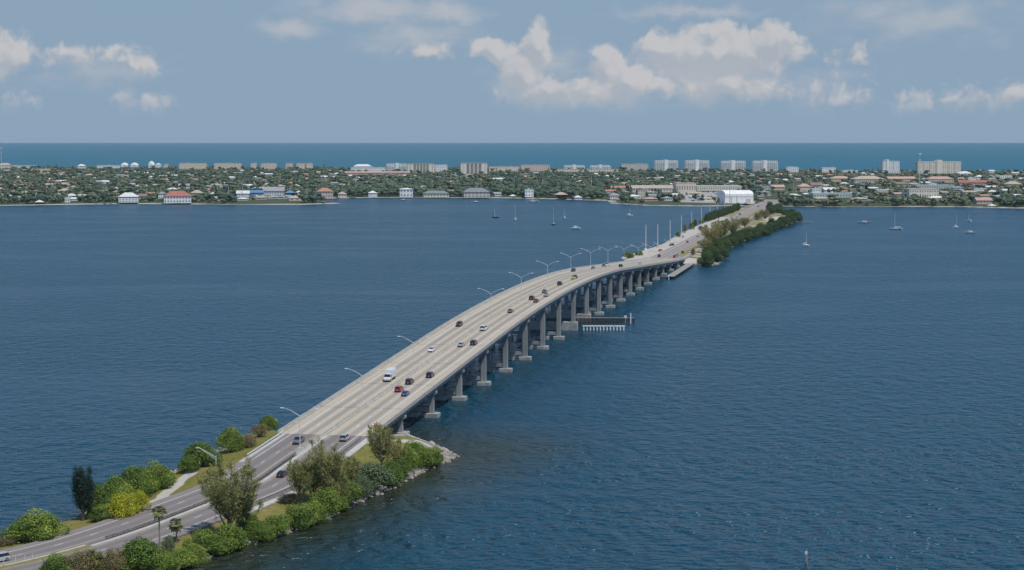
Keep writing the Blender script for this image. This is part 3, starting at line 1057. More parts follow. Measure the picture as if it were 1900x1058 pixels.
sl = empty('street_lamp')
sx, sy = G(401, 879, 3.0)
s_l, o_l = find_s(sx, sy)
MB().cyl((0, 0, -0.6), (0, 0, 4.0), 0.12, 0.09, 8).build('pole', M_GALV, sl)
arm = MB().tube([(0, 0, 3.6), (-2.2, 0.4, 4.9), (-4.4, 0.8, 5.9)], 0.07, 6).tube([(0, 0, 3.1), (-2.0, 0.36, 4.4), (-3.4, 0.62, 5.3)], 0.05, 6).build('arm', M_GALV, sl)
MB().box(-5.2, -4.3, 0.62, 0.98, 5.84, 6.0).build('luminaire', M_LENS, arm)
sl.location = (sx, sy, prof_z(sy) - 0.3)
tag(sl, 'grey single-arm street lamp leaning its arm over the grass verge', 'street lamp')

# ------------------------------------------------------------------ vehicles
PAINTS = {}


def paint(key, c):
    if key not in PAINTS:
        PAINTS[key] = mat('car_paint_' + key, c, tuple(k * 0.93 for k in c), 1.0, 0.32, coat=0.5)
    return PAINTS[key]


CARCOL = {'white': (0.78, 0.78, 0.76), 'silver': (0.42, 0.43, 0.45), 'grey': (0.16, 0.17, 0.19), 'black': (0.018, 0.018, 0.022), 'maroon': (0.085, 0.02, 0.025), 'red': (0.42, 0.022, 0.03),
          'blue': (0.055, 0.115, 0.30), 'purple': (0.035, 0.02, 0.04), 'yellow': (0.75, 0.60, 0.12), 'navy': (0.02, 0.03, 0.06), 'brown': (0.20, 0.06, 0.045), 'olive': (0.12, 0.11, 0.05), 'tan': (0.36, 0.31, 0.24)}
_BODY = {}


def loft(sections):
    """sections along y: (y, half width low, half width high, z low, z high)"""
    m = MB()
    v, f = [], []
    for (y, wl, wh, zl, zh) in sections:
        v += [(-wl, y, zl), (wl, y, zl), (wl * 1.0, y, zl + (zh - zl) * 0.55), (wh, y, zh), (-wh, y, zh), (-wl * 1.0, y, zl + (zh - zl) * 0.55)]
    n = 6
    for i in range(len(sections) - 1):
        for k in range(n):
            f.append((i * n + k, i * n + (k + 1) % n, (i + 1) * n + (k + 1) % n, (i + 1) * n + k))
    f.append(tuple(range(n)))
    f.append(tuple(range((len(sections) - 1) * n, len(sections) * n)))
    return m.add(v, f)


def car_shapes(kind):
    """body, cabin glass, roof shapes of a vehicle; the nose points to +y, wheels rest on z = 0"""
    if kind in _BODY:
        return _BODY[kind]
    if kind == 'sedan':
        L, W, wb, wr = 4.7, 0.91, 1.38, 0.33
        body = [(-2.35, 0.78, 0.70, 0.42, 0.80), (-2.2, 0.88, 0.80, 0.28, 0.98), (-1.4, W, 0.84, 0.22, 1.02), (0.9, W, 0.84, 0.22, 0.98), (1.6, W, 0.80, 0.22, 0.90), (2.2, 0.86, 0.72, 0.26, 0.78), (2.38, 0.74, 0.62, 0.38, 0.64)]
        cab = [(-1.75, 0.80, 0.78, 0.98, 1.02), (-0.95, 0.79, 0.62, 0.98, 1.42), (0.1, 0.79, 0.62, 0.98, 1.45), (1.05, 0.79, 0.76, 0.96, 1.00)]
        roof = (-0.98, 0.12, 0.60, 1.435)
        lz, tz = 0.70, 0.82
    elif kind == 'suv':
        L, W, wb, wr = 4.8, 0.96, 1.42, 0.38
        body = [(-2.38, 0.86, 0.80, 0.46, 1.05), (-2.25, 0.94, 0.88, 0.34, 1.12), (-1.4, W, 0.90, 0.28, 1.14), (0.9, W, 0.90, 0.28, 1.12), (1.7, W, 0.88, 0.28, 1.06), (2.25, 0.92, 0.82, 0.32, 0.98), (2.42, 0.82, 0.74, 0.42, 0.84)]
        cab = [(-2.28, 0.88, 0.82, 1.10, 1.16), (-1.95, 0.88, 0.72, 1.10, 1.70), (0.2, 0.88, 0.72, 1.10, 1.74), (1.12, 0.88, 0.84, 1.10, 1.13)]
        roof = (-1.97, 0.22, 0.70, 1.73)
        lz, tz = 0.88, 1.0
    elif kind == 'van':
        L, W, wb, wr = 5.2, 1.0, 1.55, 0.36
        body = [(-2.55, 0.92, 0.86, 0.44, 1.15), (-2.45, 0.99, 0.92, 0.32, 1.20), (-1.4, 1.0, 0.94, 0.28, 1.20), (1.3, 1.0, 0.94, 0.28, 1.18), (1.95, 0.98, 0.88, 0.28, 1.05), (2.45, 0.92, 0.80, 0.32, 0.90), (2.6, 0.80, 0.70, 0.42, 0.76)]
        cab = [(-2.48, 0.92, 0.86, 1.16, 1.22), (-2.3, 0.92, 0.80, 1.16, 1.90), (0.7, 0.92, 0.80, 1.16, 1.92), (1.75, 0.92, 0.86, 1.14, 1.17)]
        roof = (-2.31, 0.72, 0.78, 1.905)
        lz, tz = 0.78, 1.15
    elif kind == 'pickup':
        L, W, wb, wr = 5.7, 0.99, 1.75, 0.40
        body = [(-2.85, 0.90, 0.88, 0.50, 1.05), (-2.75, 0.97, 0.94, 0.38, 1.12), (-1.5, W, 0.95, 0.34, 1.14), (1.0, W, 0.95, 0.34, 1.16), (2.0, W, 0.92, 0.34, 1.12), (2.7, 0.95, 0.88, 0.36, 1.06), (2.88, 0.86, 0.80, 0.46, 0.92)]
        cab = [(-0.95, 0.90, 0.86, 1.12, 1.16), (-0.75, 0.90, 0.74, 1.12, 1.78), (0.7, 0.90, 0.74, 1.12, 1.82), (1.55, 0.90, 0.86, 1.12, 1.17)]
        roof = (-0.77, 0.72, 0.72, 1.81)
        lz, tz = 0.92, 0.98
    _BODY[kind] = (L, W, wb, wr, loft(body), loft(cab), roof, lz, tz)
    return _BODY[kind]


_CMESH = {}


def cm(key, fn):
    if key not in _CMESH:
        _CMESH[key] = fn()
    return _CMESH[key]


def wheel_mesh(r, w):
    return MB().cyl((-w / 2, 0, 0), (w / 2, 0, 0), r, r, 14).mesh('tyre', M_TIRE)


def rim_mesh(r, w):
    return MB().cyl((-w / 2 - 0.012, 0, 0), (w / 2 + 0.012, 0, 0), r * 0.62, r * 0.62, 8).mesh('rim', M_RIM)


def vehicle(kind, color, label, s=None, o=None, back=False, xyz=None, rz=None, detail=True, group='vehicles on the road', roofcol=None):
    root = empty({'sedan': 'sedan_car', 'suv': 'suv_car', 'van': 'passenger_van', 'pickup': 'pickup_truck'}[kind])
    if xyz is None:
        p = at(s, o)
        a, b = at(s - 2, o), at(s + 2, o)
        hd = heading(s)
        pit = math.atan2(b[2] - a[2], 4.0)
        root.rotation_euler = (-pit, 0, -hd + math.pi) if back else (pit, 0, -hd)
        root.location = (p[0], p[1], p[2] + 0.01)
    else:
        root.location = xyz
        root.rotation_euler = (0, 0, rz)
    tag(root, label, {'sedan': 'car', 'suv': 'car', 'van': 'van', 'pickup': 'pickup truck'}[kind], group)
    L, W, wb, wr, body, cab, roof, lz, tz = car_shapes(kind)
    pm = paint(color, CARCOL[color])
    ob('body', cm(('body', kind, color), lambda: bevel(body.mesh('body', pm), 0.05, 2)), root)
    ob('window_glass', cm(('cab', kind), lambda: cab.mesh('window_glass', M_GLASS)), root)
    rm = pm if roofcol is None else paint(roofcol, CARCOL[roofcol])
    y0, y1, w, z = roof
    ob('roof', cm(('roof', kind, roofcol or color), lambda: bevel(MB().box(-w - 0.03, w + 0.03, y0 - 0.06, y1 + 0.06, z - 0.05, z + 0.035).mesh('roof', rm), 0.03)), root)
    if detail:
        def pillars():
            m = MB()
            for sg in (-1, 1):
                for yb, yt in ((roof[1] + 0.95 if kind != 'van' else roof[1] + 1.03, roof[1]), ((roof[0] + roof[1]) / 2 - 0.1, (roof[0] + roof[1]) / 2 - 0.1), (roof[0] - (0.78 if kind == 'sedan' else 0.25), roof[0])):
                    zb = 1.0 if kind == 'sedan' else 1.14
                    m.cyl((sg * (W - 0.10), yb, zb), (sg * (w + 0.02), yt, z - 0.02), 0.05, 0.05, 5)
            return m.mesh('pillars', pm)
        ob('pillars', cm(('pil', kind, color), pillars), root)
        if kind == 'pickup':
            ob('cargo_bed', cm(('bed', 1), lambda: MB().box(-0.78, 0.78, -2.7, -1.05, 1.10, 1.17).mesh('cargo_bed', M_TRIM)), root)
        for sg in (-1, 1):
            ob('headlight', cm(('hl', kind), lambda: MB().box(-0.16, 0.16, -0.06, 0.06, -0.07, 0.07).mesh('headlight', M_HEAD)), root, (sg * (W - 0.3), L / 2 - 0.06, lz))
            ob('taillight', cm(('tl', kind), lambda: MB().box(-0.13, 0.13, -0.05, 0.05, -0.10, 0.10).mesh('taillight', M_TAIL)), root, (sg * (W - 0.24), -L / 2 + 0.06, tz))
        ob('bumper', cm(('bp', kind), lambda: MB().box(-W * 0.8, W * 0.8, -L / 2 - 0.03, -L / 2 + 0.1, 0.30, 0.48).box(-W * 0.8, W * 0.8, L / 2 - 0.1, L / 2 + 0.02, 0.28, 0.44).mesh('bumper', M_TRIM)), root)
        ob('licence_plate', cm(('lp', kind), lambda: MB().box(-0.16, 0.16, -L / 2 - 0.05, -L / 2 + 0.02, 0.55, 0.68).mesh('licence_plate', M_SIGN)), root)
    for sx_ in (-1, 1):
        for sy_ in (-1, 1):
            t = ob('wheel', cm(('wh', kind), lambda: wheel_mesh(wr, 0.24)), root, (sx_ * (W - 0.10), sy_ * wb, wr))
            if detail:
                ob('rim', cm(('rm', kind), lambda: rim_mesh(wr, 0.24)), t)
    return root


def lane_snap(o):
    return min((-7.6, -3.95, 3.95, 7.6), key=lambda k: abs(k - o))


def box_truck(s, o, label):
    root = empty('box_truck')
    p = at(s, o)
    root.location = p
    pit = math.atan2(at(s + 2, o)[2] - at(s - 2, o)[2], 4.0)
    root.rotation_euler = (-pit, 0, -heading(s) + math.pi)
    wp = paint('white', CARCOL['white'])
    ob('cargo_box', bevel(MB().box(-1.2, 1.2, -3.7, 1.35, 0.95, 3.5).mesh('cargo_box', wp), 0.05), root)
    cabm = MB().prism([(-3.3, 0), (0, 0)], 0, 1) if False else loft([(1.5, 1.08, 1.0, 0.55, 2.45), (2.5, 1.08, 1.0, 0.55, 2.40), (3.05, 1.08, 1.02, 0.55, 1.45), (3.85, 1.02, 0.92, 0.55, 1.30), (3.98, 0.9, 0.8, 0.62, 1.1)])
    cab = cabm.build('cab', wp, root)
    MB().add([(-0.95, 2.56, 2.33), (0.95, 2.56, 2.33), (1.0, 3.03, 1.52), (-1.0, 3.03, 1.52)], [(0, 1, 2, 3)]).build('windscreen', M_GLASS, cab, (0, 0.03, 0.03))
    for sg in (-1, 1):
        MB().add([(sg * 1.075, 1.75, 1.5), (sg * 1.075, 2.75, 1.5), (sg * 1.03, 2.45, 2.2), (sg * 1.03, 1.75, 2.2)], [(0, 1, 2, 3)]).build('side_window', M_GLASS, cab, (sg * 0.03, 0, 0))
        MB().box(-0.16, 0.16, -0.05, 0.05, -0.1, 0.1).build('headlight', M_HEAD, cab, (sg * 0.75, 3.95, 0.9))
        for yy in (3.1, -1.9, -2.0):
            pass
        for yy in (2.95, -2.2):
            t = ob('wheel', wheel_mesh(0.46, 0.34), root, (sg * 1.0, yy, 0.46))
            ob('rim', rim_mesh(0.46, 0.34), t)
    MB().box(-0.45, 0.45, -3.6, 2.8, 0.5, 0.95).build('chassis', M_TRIM, root)
    MB().box(-1.05, 1.05, 3.9, 4.08, 0.42, 0.62).build('bumper', M_TRIM, root)
    tag(root, label, 'truck', 'vehicles on the road')


TRAFFIC = [
    (545, 817, 'pickup', 'grey', 'grey pickup truck coming off the near end of the bridge'),
    (805, 648, 'sedan', 'white', 'white sedan coming down the bridge behind the box truck'),
    (859, 601, 'suv', 'maroon', 'dark maroon car alone in the outer oncoming lane of the bridge'),
    (1046, 501, 'suv', 'black', 'black car on the far oncoming lane near the bridge crest'),
    (1108, 491, 'van', 'white', 'white van beyond the bridge crest beside the outer parapet'),
    (1180, 487, 'sedan', 'white', 'white car near the far foot of the bridge'),
    (632, 813, 'suv', 'silver', 'silver SUV driving onto the bridge just before the concrete deck'),
    (535, 880, 'sedan', 'purple', 'dark purple sedan on the near causeway beside the casuarina trees'),
    (734, 722, 'suv', 'red', 'bright red SUV beside the blue car on the bridge'),
    (757, 708, 'suv', 'maroon', 'dark maroon SUV just ahead of the bright red SUV'),
    (751, 730, 'sedan', 'blue', 'bright blue car beside the red SUV in the outer bridge lane'),
    (798, 696, 'suv', 'purple', 'dark car alone in the outer lane ahead of the red and blue cars'),
    (857, 639, 'sedan', 'silver', 'silver car in the inner lane left of the dark SUV'),
    (881, 636, 'suv', 'navy', 'large dark blue SUV in the outer lane beside the silver car'),
    (898, 609, 'van', 'white', 'white passenger van climbing the bridge in the inner lane'),
    (951, 576, 'sedan', 'grey', 'dark grey sedan climbing alone below the bridge crest'),
    (984, 552, 'suv', 'black', 'black SUV at the back of the cluster below the crest'),
    (1002, 539, 'sedan', 'grey', 'grey car leading the inner lane of the cluster below the crest'),
    (1012, 546, 'sedan', 'silver', 'silver car leading the outer lane of the cluster below the crest'),
    (995, 557, 'sedan', 'brown', 'reddish brown car beside the black SUV below the crest'),
    (1033, 525, 'suv', 'navy', 'dark blue car approaching the bridge crest'),
    (1053, 514, 'sedan', 'yellow', 'bright yellow car near the bridge crest'),
    (1074, 513, 'suv', 'maroon', 'maroon car beside the yellow car near the crest'),
    (1106, 497, 'sedan', 'grey', 'grey car just past the crest below the white van'),
    (1122, 492, 'sedan', 'olive', 'olive car past the crest, between two dark cars'),
    (1141, 493, 'suv', 'black', 'black car leading the group past the bridge crest'),
]
for (px, py, kind, colr, lab) in TRAFFIC:
    s, o = road_hit(px, py + 4)
    o2 = lane_snap(o)
    vehicle(kind, colr, lab, s, o2, back=o2 < 0)
s, o = road_hit(719, 705)
box_truck(s, lane_snap(o), 'white box truck coming down the bridge towards the near shore')
s, o = road_hit(12, 1046)
vehicle('suv', 'silver', 'silver SUV at the bottom left edge of the picture', s, -3.95, back=True)
FARCARS = [(1223, 476, 'suv', 'black', 'black car on the far causeway at the bridge foot'), (1225, 463, 'sedan', 'red', 'red car parked on the pale sand by the far causeway'),
           (1246, 453, 'suv', 'maroon', 'maroon car parked on the sand beside the power poles'), (1268, 438, 'suv', 'white', 'white car parked by the round trees of the far causeway'),
           (1277, 449, 'sedan', 'red', 'red car driving along the far causeway road'), (1243, 477, 'sedan', 'red', 'red car at the far end of the bridge, nearest the parapet'),
           (1250, 476, 'suv', 'white', 'white car between two red cars at the far bridge end'), (1257, 475, 'suv', 'grey', 'dark grey car at the far bridge end'),
           (1267, 469, 'suv', 'olive', 'olive car on the turnout beside the grass strip'), (1279, 468, 'van', 'white', 'white van parked on the turnout by the mangroves'),
           (1295, 439, 'sedan', 'grey', 'grey car parked behind the casuarinas of the far causeway'), (1304, 434, 'van', 'white', 'white van parked behind the casuarinas of the far causeway'),
           (1340, 411, 'sedan', 'black', 'black car parked where the far causeway bends'), (1359, 405, 'sedan', 'white', 'white car on the far causeway near the grass median'),
           (1371, 398, 'suv', 'navy', 'dark blue car driving near the grass median'), (1419, 377, 'sedan', 'white', 'white car where the causeway reaches the island'),
           (1405, 383, 'suv', 'grey', 'grey car at the end of the grass median'), (1335, 414, 'suv', 'silver', 'silver car parked near the causeway bend')]
for (px, py, kind, colr, lab) in FARCARS:
    s, o = road_hit(px, py + 1)
    on = abs(o) < 10
    o2 = lane_snap(o) if on else o
    x, y, z = at(s, o2)
    zz = z if abs(o2) < 12.5 else far_h(x, y) + 0.05
    vehicle(kind, colr, lab, xyz=(x, y, zz + 0.012), rz=-heading(s) + (math.pi if o2 < 0 else 0) + (0 if on else random.uniform(-0.9, 0.9)), detail=False, group='vehicles of the far causeway')

# ------------------------------------------------------------------ foliage
def leaves(P, N, size, aspect, tint, jitter=0.5, axis=None):
    """one quad per leaf; N is the facing direction, axis the long direction (optional)"""
    n = len(P)
    N = N + rng.normal(0, jitter, (n, 3))
    N /= np.linalg.norm(N, axis=1)[:, None] + 1e-9
    A = rng.normal(0, 1, (n, 3)) if axis is None else axis + rng.normal(0, 0.15, (n, 3))
    U = A - (A * N).sum(1)[:, None] * N
    U /= np.linalg.norm(U, axis=1)[:, None] + 1e-9
    V = np.cross(N, U)
    sz = size * rng.uniform(0.6, 1.3, n)[:, None]
    a, b = U * sz, V * sz * aspect
    verts = np.stack([P - a, P + b * 0.9, P + a, P - b * 0.9], 1).reshape(-1, 3)
    faces = np.arange(4 * n).reshape(n, 4)
    return verts, faces, np.repeat(np.clip(tint, 0, 1), 4)


def lobes_crown(n_lobes, w, h, count, leaf, aspect=0.55, base=0.1, seed=0, flat=1.0):
    """leaves on the shells of many overlapping lobes; the crown is about w wide and h high, its foot on z = 0"""
    r = np.random.default_rng(seed)
    C, Rr = [], []
    for i in range(n_lobes):
        a = r.uniform(0, 2 * math.pi)
        q = math.sqrt(r.uniform(0, 1))
        zt = r.uniform(base, 1.0) ** 0.8
        rad = q * (1 - 0.55 * zt ** 2.2)
        C.append((math.cos(a) * rad * w * 0.40, math.sin(a) * rad * w * 0.40, h * (0.10 + 0.72 * zt * (1 - 0.30 * q * q))))
        Rr.append(w * r.uniform(0.06, 0.19))
    C, Rr = np.array(C), np.array(Rr)
    k = r.choice(n_lobes, count, p=Rr ** 2 / (Rr ** 2).sum())
    d = r.normal(0, 1, (count, 3))
    d /= np.linalg.norm(d, axis=1)[:, None]
    rr = r.uniform(0.72, 1.06, count) ** 0.6 * np.where(r.uniform(0, 1, count) < 0.12, r.uniform(1.0, 1.55, count), 1.0)
    P = C[k] + d * (Rr[k] * rr)[:, None] * np.array([1, 1, flat * min(1.0, h / w * 1.3)])
    P[:, 2] = np.maximum(P[:, 2], 0.04)
    lt = r.uniform(-0.27, 0.27, n_lobes)
    tint = 0.45 + lt[k] + r.normal(0, 0.17, count)
    return leaves(P, d + np.array([0, 0, 0.35]), leaf, aspect, tint, 0.55)


def branch_mesh(name, w, h, seed, m=M_BARK, stems=5, r0=0.14):
    r = random.Random(seed)
    b = MB()
    for i in range(stems):
        a = 2 * math.pi * i / stems + r.uniform(-0.4, 0.4)
        k = r.uniform(0.15, 0.38) * w
        p = [(0.1 * math.cos(a), 0.1 * math.sin(a), -0.3), (k * 0.35 * math.cos(a), k * 0.35 * math.sin(a), h * 0.25), (k * 0.75 * math.cos(a + 0.2), k * 0.75 * math.sin(a + 0.2), h * 0.5), (k * math.cos(a + 0.35), k * math.sin(a + 0.35), h * r.uniform(0.68, 0.85))]
        b.tube(p, [r0, r0 * 0.75, r0 * 0.5, r0 * 0.2], 5)
    return b.mesh(name, m)


def bush_proto(seed, lobes, count, leaf, m, w=4.0, h=3.0, flat=1.0):
    v, f, t = lobes_crown(lobes, w, h, count, leaf, seed=seed, flat=flat)
    return mesh_np('crown', v, f, m, {'tint': t}), branch_mesh('trunk', w, h, seed)


def casuarina_proto(seed, h, w, count, m, droop=0.25, leaders=9, spread=1.0, blade=0.55):
    r = np.random.default_rng(seed)
    b = MB()
    P, A, Tn = [], [], []
    b.tube([(0, 0, -0.4), (0.1, 0.05, h * 0.2), (0.0, 0.15, h * 0.45)], [0.28, 0.22, 0.15], 7)
    for i in range(leaders):
        a = 2 * math.pi * i / leaders + r.uniform(-0.4, 0.4)
        tip_h = h * r.uniform(0.66, 1.0) * (1.0 if i % 3 else 1.02)
        rad = w * 0.5 * r.uniform(0.25, 0.85) * (1.25 - tip_h / h * 0.75) * spread
        z0 = h * r.uniform(0.08, 0.4)
        p0, p3 = np.array([0, 0, z0]), np.array([rad * math.cos(a), rad * math.sin(a), tip_h])
        p1 = p0 + np.array([rad * 0.6 * math.cos(a), rad * 0.6 * math.sin(a), (tip_h - z0) * 0.22])
        p2 = p3 - np.array([0, 0, (tip_h - z0) * 0.35])
        ts = np.linspace(0, 1, 7)
        cur = [(1 - t) ** 3 * p0 + 3 * (1 - t) ** 2 * t * p1 + 3 * (1 - t) * t * t * p2 + t ** 3 * p3 for t in ts]
        b.tube([tuple(q) for q in cur], [0.11, 0.095, 0.08, 0.065, 0.05, 0.035, 0.02], 5)
        n = count // leaders
        # side sprays along the limb: each is a short plume of needles
        ns_ = max(6, n // 16)
        t = r.uniform(0.08, 1.0, ns_) ** 0.75
        base = ((1 - t) ** 3)[:, None] * p0 + (3 * (1 - t) ** 2 * t)[:, None] * p1 + (3 * (1 - t) * t * t)[:, None] * p2 + (t ** 3)[:, None] * p3
        reach = w * 0.15 * (1.15 - 0.95 * t) + 0.2
        ang = r.uniform(0, 2 * math.pi, ns_)
        dirs = np.stack([np.cos(ang), np.sin(ang), r.uniform(0.1, 1.5, ns_)], 1)
        tt = 0.5 + r.normal(0, 0.16, ns_)
        for j in range(ns_):
            m_ = 16
            u = r.uniform(0.05, 1.0, m_)
            q = base[j] + dirs[j] * (reach[j] * u)[:, None] + r.normal(0, 0.16, (m_, 3)) + np.array([0, 0, 1]) * (-droop * reach[j] * u * u)[:, None]
            P.append(q)
            A.append(np.tile(dirs[j] * np.array([1, 1, 0.6]) + np.array([0, 0, 0.6]), (m_, 1)) + r.normal(0, 0.35, (m_, 3)))
            Tn.append(tt[j] + r.normal(0, 0.12, m_))
    P, A, Tn = np.concatenate(P), np.concatenate(A), np.concatenate(Tn)
    v, f, t = leaves(P, rng.normal(0, 1, P.shape), blade, 0.13, Tn, 0.3, A)
    return mesh_np('crown', v, f, m, {'tint': t}), b.mesh('trunk', M_BARK)


BUSH = {}
for key, m in (('mang', L_MANG), ('lime', L_LIME), ('grey', L_GREY), ('scrub', L_SCRUB)):
    BUSH[key] = [bush_proto(31 + 7 * k + len(key), 44 + 8 * k, 14000 if key == 'mang' else 9000, 0.082 if key != 'scrub' else 0.06, m) for k in range(4 if key == 'mang' else 2)]
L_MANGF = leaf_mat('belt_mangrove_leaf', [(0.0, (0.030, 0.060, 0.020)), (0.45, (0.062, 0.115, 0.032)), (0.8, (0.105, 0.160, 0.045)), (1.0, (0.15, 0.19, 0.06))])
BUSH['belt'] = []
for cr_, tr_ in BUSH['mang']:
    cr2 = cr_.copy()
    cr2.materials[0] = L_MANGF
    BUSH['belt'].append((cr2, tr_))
CASU = [casuarina_proto(3 + k, 12.0, 10.0, 11500, L_CASU, 0.12, 19, 1.5, 0.33) for k in range(3)]
CASU_D = casuarina_proto(23, 12.0, 7.5, 11000, L_CASD, 0.1, 13, 1.15, 0.34)
CASU_S = casuarina_proto(27, 6.0, 4.5, 3200, L_CASU, 0.3, 6, 1.0, 0.42)


def plant(name, proto, ref, px, py, wpx, hpx, label, cat, group, z=1.2, rz=None, hfun=near_h, deep=1.0):
    """px, py: foot in the photo; wpx, hpx: size in photo pixels"""
    x, y = G(px, py, z)
    for _ in range(4):
        zz = max(0.0, hfun(x, y))
        x, y = G(px, py, zz)
    k = math.hypot(x, y) / FPX
    zz = max(0.0, hfun(x, y))
    root = empty(name, (x, y, zz - 0.05), random.uniform(0, 6.28) if rz is None else rz)
    sx_, sz_ = wpx * k / ref[0], hpx * k / ref[1]
    for nm, me in (('crown', proto[0]), ('trunk', proto[1])):
        c = ob(nm, me, root)
        c.scale = (sx_, sx_ * deep, sz_)
    tag(root, label, cat, group)
    return root


NB = 'shrubs of the near causeway bank'
BW = (4.0, 2.75)
for i, (key, px, py, w, h, lab) in enumerate([
        ('mang', 66, 1001, 92, 46, 'large round green mangrove bush standing alone at the left waterside'),
        ('mang', 184, 960, 46, 56, 'dark green bush against the foot of the dark pine'),
        ('mang', 214, 938, 54, 50, 'green bush behind the yellow hedge, left of two'),
        ('mang', 248, 925, 58, 52, 'green bush behind the yellow hedge, right of two'),
        ('mang', 288, 906, 60, 42, 'rounded green bush beside the sandy track'),
        ('lime', 316, 897, 26, 20, 'small yellow-green bush at the edge of the sandy track'),
        ('lime', 224, 962, 52, 42, 'bright yellow hedge shrub, lower half of the clipped hedge'),
        ('lime', 254, 950, 48, 36, 'bright yellow hedge shrub, upper half beside the road'),
        ('mang', 190, 967, 40, 28, 'low green bush under the dark pine by the road'),
        ('scrub', 6, 1012, 40, 14, 'tuft of dry tan scrub at the left picture edge'),
        ('mang', 372, 866, 60, 42, 'green waterside bush left of the single-arm lamp'),
        ('mang', 428, 839, 48, 40, 'green waterside bush midway along the guardrail'),
        ('scrub', 462, 826, 34, 24, 'reddish dry scrub beside the guardrail, lower clump'),
        ('scrub', 482, 812, 34, 24, 'reddish dry scrub beside the guardrail, upper clump'),
        ('mang', 498, 800, 34, 26, 'clipped green bush just before the bridge on the left bank'),
        ('mang', 338, 1046, 56, 32, 'green mangrove on the rocks below the short palm'),
        ('mang', 378, 1020, 58, 40, 'green mangrove below the big casuarina, left side'),
        ('mang', 425, 1012, 62, 44, 'dark green mangrove under the big casuarina at the waterline'),
        ('mang', 462, 996, 46, 40, 'dark green mangrove at the right foot of the big casuarina'),
        ('mang', 508, 984, 52, 34, 'low mangrove on the rocks between the two casuarina groups'),
        ('mang', 556, 972, 64, 40, 'bright green mangrove at the water below the dry grass'),
        ('mang', 604, 955, 60, 46, 'green mangrove under the middle casuarinas'),
        ('mang', 642, 934, 56, 44, 'green mangrove at the right foot of the middle casuarinas'),
        ('grey', 690, 908, 74, 48, 'silvery green shrub spreading over the rocky bank'),
        ('grey', 652, 922, 40, 34, 'silvery shrub half behind the middle casuarinas'),
        ('mang', 726, 896, 44, 44, 'green mangrove under the casuarina nearest the bridge'),
        ('mang', 756, 870, 40, 40, 'green mangrove right of the casuarina nearest the bridge'),
        ('mang', 780, 862, 46, 34, 'bright green shrub near the rocky point'),
        ('mang', 804, 856, 40, 32, 'bright green shrub nearest the tip of the rocky point'),
        ('mang', 262, 1066, 84, 62, 'big green bush at the bottom edge below the tall palm'),
        ('scrub', 212, 1070, 60, 50, 'brownish scrub bush at the bottom edge beside the big green bush'),
        ('scrub', 150, 1074, 70, 50, 'wispy tan scrub at the bottom left edge of the road'),
        ('mang', 104, 1078, 60, 40, 'dark low bush at the bottom edge left of the scrub'),
        ('grey', 313, 1030, 24, 34, 'pale half-bare shrub beside the tall palm trunk'),
        ('mang', 398, 1024, 56, 34, 'low mangrove overhanging the water below the big casuarina'),
        ('mang', 484, 992, 44, 30, 'small mangrove between the big casuarina and the bright one'),
        ('mang', 582, 966, 50, 34, 'mangrove overhanging the water below the middle casuarinas'),
        ('mang', 622, 948, 48, 36, 'mangrove overhanging the water right of the middle casuarinas'),
        ('grey', 668, 918, 46, 34, 'silvery shrub at the water below the shaggy palm'),
        ('mang', 742, 884, 40, 34, 'low mangrove at the water before the rocky point'),
        ('mang', 768, 858, 44, 32, 'green shrub behind the bright one near the rocky point'),
        ('scrub', 536, 934, 40, 18, 'dry scrub on the slope left of the slim casuarina'),
        ('scrub', 690, 880, 36, 16, 'dry scrub on the grass slope below the bridge end'),
        ('mang', 168, 952, 40, 40, 'dark bush close behind the dark pine'),
        ('mang', 232, 946, 50, 40, 'green bush touching the back of the yellow hedge'),
        ('mang', 268, 916, 50, 44, 'green bush between the hedge and the sandy track'),
        ('lime', 240, 957, 46, 36, 'bright yellow hedge shrub in the middle of the hedge'),
        ('mang', 350, 872, 34, 24, 'small waterside bush at the left end of its row'),
        ('scrub', 446, 832, 30, 18, 'brown scrub right of the midway waterside bush'),
        ('mang', 300, 1064, 60, 40, 'dark green bush on the rocks at the bottom edge'),
        ('mang', 358, 1034, 50, 34, 'small mangrove over the pale rocks below the short palm'),
        ('scrub', 184, 1062, 50, 36, 'tan scrub between the sapling and the bottom road edge')]):
    pr_ = BUSH[key][i % len(BUSH[key])]
    plant({'mang': 'mangrove_bush', 'lime': 'hedge_shrub', 'grey': 'silver_shrub', 'scrub': 'dry_scrub'}[key], pr_, BW, px, py, w * 1.28, h * 1.10, lab, 'bush', NB)

plant('pine_tree', CASU_D, (7.6, 12.2), 154, 966, 78, 104, 'dark blue-green pine standing alone by the left water', 'tree', 'casuarinas of the near causeway')
for i, (px, py, w, h, lab) in enumerate([
        (424, 1000, 138, 148, 'big olive casuarina leaning over the near road, largest of the bank'),
        (556, 938, 70, 90, 'slim olive casuarina at the left of the middle group'),
        (604, 936, 100, 124, 'tall feathery casuarina in the middle of the near bank'),
        (640, 925, 80, 90, 'dark casuarina at the right of the middle group'),
        (708, 878, 84, 98, 'feathery casuarina closest to the bridge end'),
        (738, 876, 46, 60, 'small casuarina beside the one closest to the bridge'),
        (582, 934, 72, 92, 'olive casuarina second from the left of the middle group'),
        (622, 938, 74, 80, 'low spreading casuarina in front of the middle group'),
        (448, 992, 78, 100, 'olive casuarina close right of the biggest one')]):
    plant('casuarina_tree', CASU[i % 3], (10.0, 12.3), px, py, w, h, lab, 'tree', 'casuarinas of the near causeway')
plant('casuarina_tree', CASU_S, (4.6, 6.2), 178, 1072, 60, 58, 'small tan casuarina sapling at the bottom edge by the road', 'tree', 'casuarinas of the near causeway')


